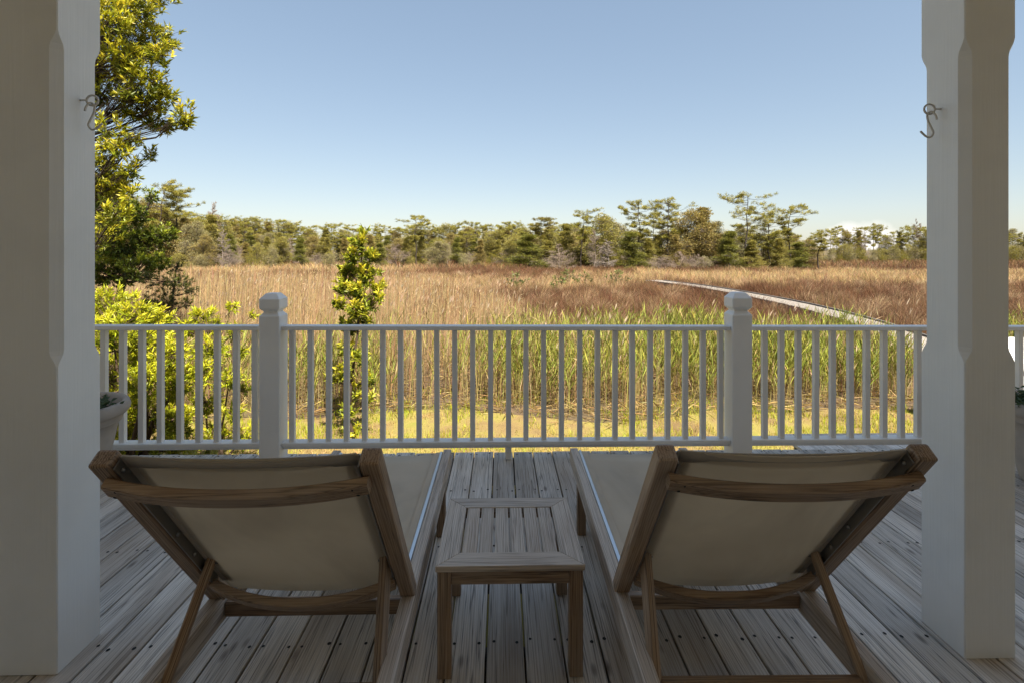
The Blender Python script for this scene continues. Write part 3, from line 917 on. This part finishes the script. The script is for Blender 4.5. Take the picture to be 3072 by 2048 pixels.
# rush and cordgrass meadow
g = Geo()
def tussocks(n, y0, y1, pow_, nb, hs, ws, xl=-1.2, xr=1.2):
    x, y = scatter(n, y0, y1, pow_, xl, xr)
    u_ = x / y
    left = np.clip((.10 - u_) / .35, 0, 1)
    k = (y > 10.5 + 14 * left - 4 * rng.random(n)) & ~near_path(x, y, .62)
    x, y, left, u_ = x[k], y[k], left[k], u_[k]; n = len(x)
    Yw = y * (1 + .22 * (vnoise(x, y, 5.0, 51) - .5) + .16 * (vnoise(x, y, 1.7, 52) - .5))
    bandf = lambda a, b, soft: np.clip((Yw - a) / soft, 0, 1) * np.clip((b - Yw) / soft, 0, 1)
    tl = np.maximum(bandf(46, 75, 3), .45 * bandf(26, 33, 2))
    tc = np.maximum(.85 * bandf(25.5, 38, 2), .35 * bandf(52, 80, 3))
    tr = np.maximum(bandf(31, 52, 2), .25 * bandf(60, 120, 6))
    wl_, wr_ = np.clip((-.12 - u_) / .15, 0, 1), np.clip((u_ - .12) / .15, 0, 1)
    tanw = tl * wl_ + tr * wr_ + tc * (1 - wl_ - wr_)
    tanw = np.clip(tanw + .9 * (vnoise(x, y, .9, 58) - .52), 0, 1)
    tilt = (vnoise(x, y, 2.5, 53) - .5) * 1.5
    hloc = .7 + .55 * vnoise(x, y, 1.1, 54)
    X = np.repeat(x, nb) + rng.normal(0, .10, n * nb); Y = np.repeat(y, nb) + rng.normal(0, .10, n * nb)
    t = np.repeat(tanw, nb); H = hs * np.repeat(hloc, nb) * rng.uniform(.6, 1.08, n * nb)
    dirx = X - np.repeat(x, nb); diry = Y - np.repeat(y, nb)
    lean = np.stack([dirx * 2.4 + np.repeat(tilt, nb) * .32 * H + rng.normal(0, .05, n * nb), diry * 2.0 + rng.normal(0, .05, n * nb)], 1)
    drk = np.repeat(.62 + .76 * vnoise(x, y, .8, 57), nb)[:, None]
    c1 = jit(lerp((.155, .072, .034), (.53, .36, .17), t) * drk, .36)
    c0 = c1 * .6
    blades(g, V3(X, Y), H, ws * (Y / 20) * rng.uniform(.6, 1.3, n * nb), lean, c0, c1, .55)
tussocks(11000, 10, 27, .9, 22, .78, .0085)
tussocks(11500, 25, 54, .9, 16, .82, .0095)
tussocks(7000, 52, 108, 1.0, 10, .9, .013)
def big_tussocks(n, y0, y1):
    x, y = scatter(n, y0, y1, .9, -.35, 1.15)
    k = ~near_path(x, y, 1.1) & (y > 12.5); x, y = x[k], y[k]; n = len(x)
    nb = 150; a = rng.uniform(0, math.tau, n * nb); q = np.sqrt(rng.random(n * nb))
    R = np.repeat(rng.uniform(.45, .95, n), nb); X = np.repeat(x, nb); Y = np.repeat(y, nb)
    sw = np.repeat(rng.uniform(.1, .55, n), nb)
    H = np.repeat(rng.uniform(.75, 1.05, n), nb) * (1 - .45 * q) * rng.uniform(.8, 1.1, n * nb)
    root = V3(X + np.cos(a) * q * R * .25, Y + np.sin(a) * q * R * .25)
    lean = np.stack([np.cos(a) * q * R * .85 + sw * .5, np.sin(a) * q * R * .85], 1)
    t = np.repeat(rng.random(n) ** .8, nb)
    c1 = jit(lerp((.27, .15, .08), (.58, .41, .23), t), .2)
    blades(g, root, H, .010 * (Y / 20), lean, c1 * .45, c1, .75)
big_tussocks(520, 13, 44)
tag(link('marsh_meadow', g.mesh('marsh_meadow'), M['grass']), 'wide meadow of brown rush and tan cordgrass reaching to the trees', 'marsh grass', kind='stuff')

# ------------------------------------------------------------------ near trees and shrubs
def foliage(name, label, cat, base, blobs, leafL, leafW, per, dens, cols, trunk_r, limb_col, group=None, seed=1, upright=.6, twig_r=.004, tipbright=1.0, shell=.35, stems=1, parts=('trunk', 'crown')):
    """blobs: list of (centre Vector, radius, density). cols: (inner dark, mid, tip)"""
    global rng
    keep = rng; rng = np.random.default_rng(seed)
    root = tag(empty(name, base), label, cat, group)
    B = np.array(base)
    gw, gl = Geo(), Geo()
    cs = np.array([tuple(b[0]) for b in blobs])
    top = cs[cs[:, 2].argmax()]
    axis_pts = []
    for s in range(stems):
        a = rng.uniform(0, math.tau); so = np.array([math.cos(a), math.sin(a), 0]) * (.25 if stems > 1 else 0)
        tgt = top if stems == 1 else cs[rng.integers(len(cs))]
        N = 9; t = np.linspace(0, 1, N)[:, None]
        wob = np.cumsum(rng.normal(0, .035 * np.linalg.norm(tgt - B) / 3, (N, 3)), 0) * np.array([1, 1, .2]); wob[0] = 0
        P = B + so * .3 + (tgt - B - so * .3) * t + wob * (1 - t)
        tube(gw, P - B, trunk_r * (1 - .8 * t[:, 0]), limb_col, 6)
        axis_pts.append(P)
    A = np.concatenate(axis_pts)
    for bi, (c, r, dn) in enumerate(blobs):
        c = np.array(tuple(c))
        cand = A[A[:, 2] < c[2] + .05]
        if len(cand) == 0: cand = A[:1]
        d = np.linalg.norm((cand - c) * np.array([1, 1, .7]), axis=1)
        p0 = cand[d.argmin()]
        N = 5; t = np.linspace(0, 1, N)[:, None]
        L = np.linalg.norm(c - p0)
        arc = p0 + (c - p0) * t + np.array([0, 0, -.12 * L]) * (4 * t * (1 - t)) + rng.normal(0, .03 * L, (N, 3)) * t * (1 - t) * 4
        lr = max(trunk_r * .28, twig_r * 1.6)
        tube(gw, arc - B, lr * (1 - .65 * t[:, 0]), limb_col, 4)
        nc = max(4, int(dens * dn * (r * 10) ** 2))
        v = unit(rng.normal(size=(nc, 3))); rr = r * (shell + (1 - shell) * rng.random(nc)) ** .6
        lump = 1 + .28 * np.sin(v[:, 0] * 5 + bi) * np.sin(v[:, 1] * 4.3 + bi * 2) + .2 * np.sin(v[:, 2] * 6 + bi * 1.7)
        Cc = c + v * (rr * lump)[:, None] * np.array([1, 1, .85])
        st = arc[rng.integers(1, N, nc)]
        st = st + (Cc - st) * .15
        twigs(gw, st - B, Cc - B, twig_r, limb_col)
        # leaf whorls
        out = unit((Cc - c) / r + np.array([0, 0, upright]))
        P = np.repeat(Cc, per, 0); O = np.repeat(out, per, 0)
        back = rng.random(len(P))[:, None]
        P = P - O * back * leafL * 1.2 - B
        D = O * .9 + rng.normal(0, .62, P.shape)
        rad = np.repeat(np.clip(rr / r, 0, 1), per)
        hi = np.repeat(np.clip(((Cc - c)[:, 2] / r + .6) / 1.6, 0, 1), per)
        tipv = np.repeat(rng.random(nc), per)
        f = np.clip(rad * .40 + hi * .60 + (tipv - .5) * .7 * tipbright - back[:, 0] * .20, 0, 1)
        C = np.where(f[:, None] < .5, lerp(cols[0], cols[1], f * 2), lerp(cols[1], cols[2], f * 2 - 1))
        leaves(gl, P, D, leafL * rng.uniform(.6, 1.2, len(P)), leafW * rng.uniform(.7, 1.2, len(P)), jit(C, .15), .22)
    link(parts[0], gw.mesh(parts[0], True), M['bark'], root)
    tag(link(parts[1], gl.mesh(parts[1]), M['leaf'], root), kind='stuff')
    rng = keep
    return root

def B_(lst, d, jd=.5, seed=0):
    r = np.random.default_rng(seed); out = []
    for b in lst:
        px, py, rp = b[:3]; dd = d + r.uniform(-jd, jd); dn = b[3] if len(b) > 3 else 1
        out.append((pt(px, py, dd), rp * dd / FPX, dn))
    return out

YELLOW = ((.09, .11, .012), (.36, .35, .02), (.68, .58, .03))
tb = [(400, 15, 78), (475, -15, 40), (330, 60, 75), (450, 112, 78), (380, 170, 66), (490, 165, 40), (330, 250, 80), (440, 245, 70), (500, 285, 45), (556, 350, 42), (480, 355, 52), (400, 310, 48), (335, 385, 50, .5), (452, 455, 30, .6), (385, 500, 42, .8), (330, 560, 56), (350, 640, 50, .8), (310, 470, 45, .8), (355, 440, 45, .8), (400, 420, 35, .6), (340, 530, 45), (390, 575, 30, .7), (320, 700, 45, .8),
      (200, 100, 150, .35), (60, 40, 150, .3), (220, -160, 160, .3), (380, -140, 110, .45), (120, 300, 140, .3), (200, 480, 110, .3), (230, -380, 120, .25)]
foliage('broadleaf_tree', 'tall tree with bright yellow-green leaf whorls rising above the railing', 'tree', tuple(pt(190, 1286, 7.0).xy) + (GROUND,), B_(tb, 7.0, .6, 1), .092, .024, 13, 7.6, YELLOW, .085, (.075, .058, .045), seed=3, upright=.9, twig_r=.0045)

gb = [(320, 620, 60), (400, 640, 48), (455, 590, 30, .7), (345, 720, 75), (440, 720, 62), (500, 700, 40, .8), (330, 810, 75), (420, 800, 60, .8), (480, 790, 40, .6), (180, 760, 140, .3), (220, 600, 110, .3)]
foliage('evergreen_tree', 'dark green small-leaved tree standing behind the lime green shrub', 'tree', tuple(pt(290, 1100, 10.5).xy) + (GROUND,), B_(gb, 10.5, .7, 2), .085, .028, 13, 7.5, ((.05, .065, .010), (.15, .19, .02), (.42, .45, .03)), .10, (.06, .048, .038), seed=4, upright=.5)
cb = [(540, 850, 42), (500, 900, 40), (580, 870, 22, .7), (530, 800, 26, .8), (470, 850, 36, .7), (455, 910, 40), (560, 910, 26, .7), (430, 830, 30, .6), (500, 960, 40, .7), (520, 1030, 40, .5)]
foliage('juniper_shrub', 'feathery dark olive juniper at the reed edge behind the lime green shrub', 'shrub', tuple(pt(490, 1120, 9.6).xy) + (GROUND,), B_(cb, 9.6, .3, 3), .055, .011, 18, 11, ((.04, .045, .012), (.105, .115, .024), (.25, .25, .045)), .05, (.07, .05, .04), seed=5, upright=.3, twig_r=.003)

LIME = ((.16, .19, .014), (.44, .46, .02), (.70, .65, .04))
lb = [(330, 905, 62), (400, 930, 55), (470, 965, 50), (340, 990, 70), (440, 1030, 70), (520, 1060, 55), (340, 1100, 80), (440, 1130, 75), (530, 1150, 60), (340, 1220, 85), (440, 1240, 80), (530, 1250, 60), (350, 1330, 80, .6), (470, 1340, 80, .6), (220, 960, 95, .4), (180, 1150, 120, .35), (560, 1320, 50, .6)]
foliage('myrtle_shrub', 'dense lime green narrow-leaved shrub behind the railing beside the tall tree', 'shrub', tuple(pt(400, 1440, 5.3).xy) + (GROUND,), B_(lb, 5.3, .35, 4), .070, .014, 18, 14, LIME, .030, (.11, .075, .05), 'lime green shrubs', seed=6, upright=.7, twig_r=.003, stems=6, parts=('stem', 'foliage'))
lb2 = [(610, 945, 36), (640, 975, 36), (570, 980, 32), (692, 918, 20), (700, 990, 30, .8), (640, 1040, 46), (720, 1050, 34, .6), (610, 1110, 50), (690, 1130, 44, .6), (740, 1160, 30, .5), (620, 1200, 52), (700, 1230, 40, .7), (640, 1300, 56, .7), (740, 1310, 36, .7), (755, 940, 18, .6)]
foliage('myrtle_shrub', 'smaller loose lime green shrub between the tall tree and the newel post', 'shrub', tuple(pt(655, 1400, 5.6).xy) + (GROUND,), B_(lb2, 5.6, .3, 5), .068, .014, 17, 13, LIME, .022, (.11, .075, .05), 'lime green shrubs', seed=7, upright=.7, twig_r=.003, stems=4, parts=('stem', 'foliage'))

yb = [(1090, 690, 14), (1082, 722, 24), (1060, 765, 26), (1108, 765, 26), (1045, 812, 32), (1100, 815, 34), (1028, 858, 30), (1080, 868, 34), (1132, 858, 26), (1020, 905, 24, .8), (1070, 922, 34, .8), (1112, 905, 26, .8), (1140, 890, 16), (1050, 975, 34, .8), (1095, 960, 24, .6), (1045, 1040, 32, .6), (1085, 1065, 30, .6), (1030, 1110, 30, .6), (1110, 1130, 26, .5), (1000, 1130, 22, .6), (1070, 1165, 30, .5), (1110, 1190, 24, .4), (1040, 1230, 30, .4), (1060, 1290, 30, .4)]
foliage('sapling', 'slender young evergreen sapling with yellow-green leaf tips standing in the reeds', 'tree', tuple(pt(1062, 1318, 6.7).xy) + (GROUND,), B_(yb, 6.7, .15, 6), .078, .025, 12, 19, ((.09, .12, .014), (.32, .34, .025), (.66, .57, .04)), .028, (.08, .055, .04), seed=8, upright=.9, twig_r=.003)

# little green shrubs out in the meadow
for k, (px, py, d, r) in enumerate([(1708, 812, 30, .45), (1755, 820, 28, .35), (1850, 818, 31, .6), (1550, 822, 27, .4), (1668, 828, 25, .3)]):
    c = pt(px, py + 6, d)
    foliage('marsh_shrub', 'small pale green shrub growing among the brown marsh grass', 'shrub', (c.x, c.y, GROUND), [(c, r, 1), (c + Vector((r, .2, -.2)), r * .7, 1), (c + Vector((-r * .8, 0, -.25)), r * .7, 1), (c + Vector((0, 0, -.5)), r * .8, 1)], .16, .05, 9, .55, ((.07, .08, .02), (.17, .19, .05), (.27, .28, .08)), .02, (.1, .08, .06), 'pale green shrubs in the marsh', seed=20 + k, parts=('stem', 'foliage'))

# ------------------------------------------------------------------ distant trees (unit height prototypes, 8 m tall)
def pine(seed, crown0=.42, spread=1.5, col=((.12, .115, .024), (.28, .25, .042), (.45, .39, .07)), density=1.0):
    r = np.random.default_rng(seed)
    gw, gl = Geo(), Geo()
    H = 8.0; N = 10
    t = np.linspace(0, 1, N)[:, None]
    bend = np.cumsum(r.normal(0, .10, (N, 3)), 0) * [1, 1, 0]; bend -= bend[0]
    P = np.array([0, 0, H]) * t + bend
    tube(gw, P, .10 * (1 - .82 * t[:, 0]), (.062, .048, .040), 5)
    tips, starts = [], []
    nb = int(30 * density)
    for b in range(nb):
        f = crown0 + (1 - crown0) * (b + r.random()) / nb
        p = np.array([np.interp(f, t[:, 0], P[:, j]) for j in range(3)])
        a = r.uniform(0, math.tau); prof = math.sin(math.pi * min(1, .28 + .72 * (1 - f) / (1 - crown0)) ** .8)
        L = spread * (.42 + .85 * prof) * r.uniform(.35, 1.3)
        rise = r.uniform(-.05, .45)
        e = p + np.array([math.cos(a) * L, math.sin(a) * L, L * rise])
        m = (p + e) / 2 - [0, 0, .08 * L]
        tube(gw, [p, m, e], [.030, .02, .012], (.07, .055, .045), 3)
        for q in range(r.integers(3, 6)):
            s0 = r.uniform(.35, 1.0); st = p + (e - p) * s0
            a2 = a + r.normal(0, .9); l2 = L * r.uniform(.15, .45)
            e2 = st + np.array([math.cos(a2) * l2, math.sin(a2) * l2, l2 * r.uniform(.0, .5)])
            for w in range(r.integers(2, 5)):
                c = st + (e2 - st) * r.uniform(.4, 1.1) + r.normal(0, .12, 3) * [1, 1, .5] + [0, 0, .08]
                tips.append(c); starts.append(st)
    for q in range(6): tips.append(P[-1] + r.normal(0, .22, 3) * [1, 1, .7]); starts.append(P[-2])
    tips, starts = np.array(tips), np.array(starts)
    twigs(gw, starts, tips, .010, (.08, .06, .05))
    per = 22
    T = np.repeat(tips, per, 0) + r.normal(0, .07, (len(tips) * per, 3))
    D = r.normal(0, 1, T.shape); D[:, 2] = np.abs(D[:, 2]) * .9 + .1
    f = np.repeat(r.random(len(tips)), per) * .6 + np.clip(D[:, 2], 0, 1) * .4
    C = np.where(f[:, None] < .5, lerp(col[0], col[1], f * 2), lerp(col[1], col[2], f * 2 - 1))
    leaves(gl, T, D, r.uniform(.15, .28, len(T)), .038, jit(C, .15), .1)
    return gw.mesh('pine_trunk', True), gl.mesh('pine_crown')

def bushy(seed, col, shape='cone', nblob=16, width=1.5, leaf=(.17, .065), n=15000, bare=0.0):
    r = np.random.default_rng(seed)
    gw, gl = Geo(), Geo(); H = 8.0
    t = np.linspace(0, 1, 8)[:, None]
    P = np.array([0, 0, H * .93]) * t + np.cumsum(r.normal(0, .06, (8, 3)), 0) * [1, 1, 0]
    tube(gw, P, .11 * (1 - .85 * t[:, 0]), (.085, .070, .058), 5)
    per = n // nblob
    for b in range(nblob):
        f = (b + r.random()) / nblob
        z = H * (.06 + .90 * f)
        if shape == 'cone': w = width * (1.05 - f) ** .7
        else: w = width * (math.sin(math.pi * (.12 + .80 * f)) ** .7)
        a = r.uniform(0, math.tau); rad = w * r.uniform(.25, .80)
        c = np.array([math.cos(a) * rad, math.sin(a) * rad, z])
        br = (.34 + .50 * w) * r.uniform(.65, 1.1)
        k = max(0, min(7, int(f * 6)))
        tube(gw, [P[k], (P[k] + c) / 2 + r.normal(0, .1, 3), c], [.035, .022, .01], (.085, .07, .058), 3)
        v = unit(r.normal(size=(per, 3))); rr = br * (.25 + .75 * r.random(per)) ** .55
        lump = 1 + .35 * np.sin(v[:, 0] * 6 + b) * np.sin(v[:, 1] * 5 + 2 * b) + .25 * np.sin(v[:, 2] * 8 + b)
        Q = c + v * (rr * lump)[:, None] * [1, 1, .72]
        ns = per // 12
        twigs(gw, c + (Q[:ns] - c) * .2, Q[:ns], .012, (.12, .10, .085))
        D = unit(Q - c) + r.normal(0, .5, Q.shape) + [0, 0, .35]
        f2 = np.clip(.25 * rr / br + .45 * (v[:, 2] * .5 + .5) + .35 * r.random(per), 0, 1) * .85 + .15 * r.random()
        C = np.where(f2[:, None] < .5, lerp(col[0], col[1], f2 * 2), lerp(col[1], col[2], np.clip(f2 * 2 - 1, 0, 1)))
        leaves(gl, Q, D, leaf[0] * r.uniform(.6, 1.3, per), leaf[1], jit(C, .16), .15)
    return gw.mesh('tree_trunk', True), gl.mesh('tree_crown')

def dead(seed, spread=1.0, n1=34, col=(.25, .195, .15)):
    r = np.random.default_rng(seed); g = Geo(); H = 8.0
    t = np.linspace(0, 1, 8)[:, None]
    P = np.array([0, 0, H]) * t + np.cumsum(r.normal(0, .12, (8, 3)), 0) * [1, 1, 0]
    tube(g, P, .11 * (1 - .85 * t[:, 0]), col, 5)
    trunk = g.mesh('dead_trunk', True); g = Geo()
    for b in range(n1):
        f = .10 + .88 * b / n1
        p = np.array([np.interp(f, t[:, 0], P[:, j]) for j in range(3)])
        a = r.uniform(0, math.tau); L = spread * (.5 + 2.0 * (1 - f)) * r.uniform(.5, 1.1)
        d = np.array([math.cos(a), math.sin(a), r.uniform(.05, .8)]); e = p + d * L
        tube(g, [p, (p + e) / 2 + r.normal(0, .08, 3), e], [.040, .026, .010], col, 3)
        m = 22; s = r.uniform(.2, 1, m)[:, None]; A = p + (e - p) * s
        Bq = A + (r.normal(0, .45, (m, 3)) + d * .4) * L * .40
        twigs(g, A, Bq, .016, col)
        A2 = np.repeat(A + (Bq - A) * .6, 3, 0); twigs(g, A2, A2 + r.normal(0, .28, A2.shape) * L * .45, .011, np.array(col) * 1.1)
    return trunk, g.mesh('dead_branches', True)

OLIVE = ((.11, .10, .025), (.27, .235, .052), (.42, .36, .085))
BRONZE = ((.12, .09, .03), (.28, .215, .065), (.41, .33, .10))
DKGREEN = ((.07, .075, .014), (.175, .175, .03), (.29, .27, .05))
GREYGR = ((.13, .11, .055), (.29, .25, .11), (.42, .37, .17))
PROTO = {
    'pine': [pine(s, c0, sp) for s, c0, sp in ((101, .34, 1.9), (102, .42, 1.6), (103, .28, 2.1), (104, .46, 1.5))],
    'pine_thin': [pine(s, c0, sp, density=.75) for s, c0, sp in ((111, .52, 1.3), (112, .48, 1.4))],
    'pine_yellow': [pine(121, .58, 1.3, ((.06, .055, .012), (.20, .165, .025), (.34, .27, .04)))],
    'cedar': [bushy(201, OLIVE, 'cone', 18, 1.5), bushy(202, BRONZE, 'cone', 18, 1.7), bushy(203, OLIVE, 'cone', 22, 1.35)],
    'cedar_green': [bushy(211, DKGREEN, 'cone', 18, 1.55), bushy(212, DKGREEN, 'cone', 16, 1.8)],
    'oak': [bushy(221, OLIVE, 'round', 20, 2.5, (.18, .075), 17000), bushy(222, BRONZE, 'round', 20, 2.7, (.18, .075), 17000), bushy(223, GREYGR, 'round', 18, 2.5, (.18, .07), 16000)],
    'bush': [bushy(231, OLIVE, 'round', 14, 4.2, (.30, .12), 5200), bushy(232, GREYGR, 'round', 14, 4.4, (.30, .12), 5000), bushy(233, ((.08, .075, .012), (.22, .19, .02), (.36, .30, .03)), 'round', 12, 4.0, (.28, .11), 3600)],
    'dead': [dead(241, 1.0), dead(242, 1.2), dead(243, .9, 40, (.26, .215, .18))],
    'dead_bush': [dead(251, 2.4, 30, (.27, .205, .155)), dead(252, 2.8, 30, (.24, .185, .145))],
}
LAB = {
    'pine': ('pine_tree', 'tree', 'pine with clumped needles'), 'pine_thin': ('pine_tree', 'tree', 'pine with bare lower trunk'),
    'pine_yellow': ('pine_tree', 'tree', 'yellowish flat-topped pine'), 'cedar': ('cedar_tree', 'tree', 'pointed cedar'),
    'cedar_green': ('cedar_tree', 'tree', 'green pointed cedar'), 'oak': ('bushy_tree', 'tree', 'rounded bushy tree'),
    'bush': ('bush', 'bush', 'rounded bush'), 'dead': ('bare_tree', 'tree', 'bare dead tree'), 'dead_bush': ('bare_shrub', 'shrub', 'bare grey shrub')}
ADJ = {'pine': ['broad', 'slim', 'bushy', 'high-crowned'], 'pine_thin': ['wispy', 'straggly'], 'cedar': ['olive', 'bronze', 'narrow olive'], 'cedar_green': ['dark', 'broad dark'],
       'oak': ['olive', 'bronze', 'grey-green'], 'bush': ['olive', 'grey-green', 'yellow'], 'dead': ['slim', 'spreading', 'brown'], 'dead_bush': ['pale', 'dense']}
cnt = {}; REC = []
NOUN = {'pine': 'pine', 'pine_thin': 'pine', 'pine_yellow': 'yellowish pine', 'cedar': 'cedar', 'cedar_green': 'green cedar', 'oak': 'bushy tree', 'bush': 'bush', 'dead': 'bare tree', 'dead_bush': 'bare shrub'}
def put(kind, px, top, d, place, group, wide=1.0, label=None):
    lst = PROTO[kind]; k = cnt.get(kind, 0); cnt[kind] = k + 1
    tr, cr = lst[k % len(lst)]
    p = pt(px, 750, d); H = EYE + (PPY - top) * d / FPX - GROUND
    nm, cat, lab = LAB[kind]
    r = empty(nm, (p.x, p.y, GROUND))
    s = H / 8.0
    w = s * wide * random.uniform(.9, 1.1)
    if kind in ('pine', 'cedar', 'oak', 'cedar_green', 'pine_thin', 'dead'): w = max(w, .62 * wide)
    r.scale = (w, w, s * 1.0); r.rotation_euler[2] = random.uniform(0, math.tau)
    hue = ADJ.get(kind, [''])[k % len(lst)] if kind in ADJ else ''
    size = 'very tall' if H > 9.2 else 'tall' if H > 7.6 else 'middling' if H > 5.6 else 'short' if H > 3.4 else 'low'
    text = ' '.join(f'{size} {hue} {lab} {place}'.split())
    tag(r, label or text, cat, text if not label else group)
    REC.append((r, px, d, place, f'{hue} {NOUN[kind]}'.strip(), bool(label)))
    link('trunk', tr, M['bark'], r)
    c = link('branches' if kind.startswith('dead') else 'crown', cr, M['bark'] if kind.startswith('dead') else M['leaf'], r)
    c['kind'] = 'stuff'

random.seed(5)
CL = 'in the clump beyond the boardwalk'
for a in [('pine_yellow', 1634, 659, 66), ('cedar_green', 1587, 700, 56, 1.7), ('cedar', 1696, 667, 60, 1.2), ('pine_thin', 1741, 640, 58), ('oak', 1812, 646, 59, .9), ('dead', 1785, 690, 55, .9), ('dead', 1668, 730, 55), ('cedar_green', 1892, 690, 56, 1.3),
          ('pine_thin', 1912, 611, 60), ('pine', 1962, 645, 62, .9), ('pine', 2008, 602, 60, .8), ('oak', 2068, 632, 60, .9), ('cedar', 2115, 616, 60, 1.1), ('oak', 2150, 665, 62, .9), ('dead_bush', 2040, 755, 54), ('dead_bush', 1975, 770, 53), ('cedar_green', 2190, 690, 56, 1.3),
          ('pine', 2307, 640, 60), ('oak', 2290, 700, 62), ('pine', 2365, 627, 59, .9), ('cedar_green', 2397, 722, 56, 1.1), ('cedar', 2335, 715, 57), ('oak', 2425, 718, 66, .8), ('oak', 1850, 668, 64), ('oak', 1765, 690, 63), ('oak', 1985, 690, 64), ('oak', 2225, 685, 63), ('cedar', 2255, 720, 56), ('cedar', 2030, 700, 58), ('cedar', 1945, 715, 57), ('cedar', 1640, 720, 60, 1.2), ('bush', 2360, 775, 55), ('bush', 2110, 770, 55), ('bush', 1840, 770, 56), ('oak', 1655, 700, 66), ('oak', 1715, 700, 66), ('cedar', 1755, 705, 61), ('oak', 1900, 690, 67), ('cedar', 1975, 705, 61), ('oak', 2040, 680, 67), ('oak', 2105, 690, 67), ('cedar', 2160, 700, 60), ('oak', 2200, 700, 68), ('oak', 2335, 700, 67), ('oak', 2385, 705, 68), ('dead_bush', 1680, 760, 54), ('dead', 1830, 720, 54), ('dead_bush', 2095, 768, 54), ('oak', 1935, 715, 62), ('oak', 1550, 715, 66)]:
    put(a[0], a[1], a[2], a[3], CL, '', (a[4] if len(a) > 4 else 1.0) * 1.3)
put('pine', 2243, 590, 57, CL, 'trees of the clump', .95, 'tallest pine with flat crown and dark bare trunk in the tree clump beyond the boardwalk')
put('pine_thin', 2456, 700, 52, CL, 'trees of the clump', 1.5, 'small dark spreading pine standing alone at the end of the clump beyond the boardwalk')
FR = 'in the far row across the open marsh'
for k, px in enumerate(range(2470, 3290, 21)):
    top = 692 + random.uniform(-14, 16)
    put(['pine', 'pine', 'pine_thin', 'oak', 'pine', 'cedar'][k % 6], px, top, 96 + random.uniform(-5, 8), FR, '', .95)
    if True: put('bush', px + random.uniform(-8, 8), 738 + random.uniform(-10, 12), 92, FR, '', .8)
for px, top in ((2748, 657), (2765, 668), (2590, 700)): put('dead', px, top, 93, FR, '', .6)
WL = 'in the long wood line'
def skyline(px): return float(np.interp(px, [250, 560, 640, 700, 880, 905, 1100, 1250, 1400, 1520, 1650, 1750], [640, 640, 655, 662, 668, 682, 686, 682, 673, 672, 684, 680]))
for k, px in enumerate(range(260, 1760, 23)):
    put(['pine', 'oak', 'pine', 'cedar', 'pine', 'oak', 'pine_thin'][k % 7], px + random.uniform(-8, 8), skyline(px) + random.uniform(-5, 12), 104 + random.uniform(-5, 6), WL, '', 1.3)
for k, px in enumerate(range(270, 1760, 27)):
    put(['oak', 'cedar', 'pine', 'cedar_green', 'oak'][k % 5], px + random.uniform(-9, 9), skyline(px) + 24 + random.uniform(-10, 16), 88 + random.uniform(-5, 5), WL, '', 1.35)
EDGE = 'at the foot of the long wood line'
for k, px in enumerate(range(560, 1620, 26)):
    kd = ['cedar', 'dead_bush', 'oak', 'dead', 'cedar_green', 'bush', 'dead_bush', 'cedar', 'bush'][k % 9]
    top = {'cedar': 712, 'oak': 715, 'dead': 722, 'cedar_green': 722, 'bush': 758, 'dead_bush': 748}[kd] + random.uniform(-12, 14)
    put(kd, px + random.uniform(-9, 9), top, 70 + random.uniform(-5, 6), EDGE, '', 1.1)
put('pine_thin', 1250, 651, 72, EDGE, 'trees at the marsh edge', 1.25, 'lone tall flat-topped pine rising above the long wood line')
LF = 'in the taller stand ending the wood line'
for a in [('pine', 470, 556, 58), ('pine', 529, 590, 60), ('oak', 500, 625, 60, 1.1), ('oak', 588, 665, 58), ('cedar', 633, 640, 60, 1.3), ('oak', 655, 650, 63), ('cedar', 560, 650, 60, 1.2), ('oak', 430, 600, 60), ('oak', 390, 590, 60), ('oak', 330, 590, 58), ('cedar', 290, 600, 58), ('oak', 610, 705, 56, .8), ('cedar_green', 690, 700, 62), ('bush', 540, 760, 54), ('bush', 600, 765, 55), ('dead', 665, 690, 57), ('dead_bush', 690, 755, 56), ('bush', 480, 755, 52), ('pine', 250, 570, 60), ('oak', 200, 600, 58), ('oak', 120, 610, 58)]:
    put(a[0], a[1], a[2], a[3], LF, '', a[4] if len(a) > 4 else 1.0)
put('dead', 636, 606, 61, LF, 'trees of the taller stand', .9, 'dead brown-topped tree standing out of the taller stand by the marsh')
for px, top in ((770, 728), (815, 738), (745, 742)): put('bush', px, top, 62, 'with yellow blossom at the wood line foot', '', .55, None)

# look-alikes are told apart by the tree they stand beside
same = {}
for rec in REC:
    if not rec[5]: same.setdefault(rec[0]['label'], []).append(rec)
for text, recs in same.items():
    if len(recs) < 2: continue
    for rec in recs:
        near = min((q for q in REC if q[0] is not rec[0] and q[4] != rec[4]), key=lambda q: abs(q[1] - rec[1]) + 1.2 * abs(q[2] - rec[2]))
        new = f'{text} beside a {near[4]}'
        if len(new.split()) <= 16: rec[0]['label'] = new
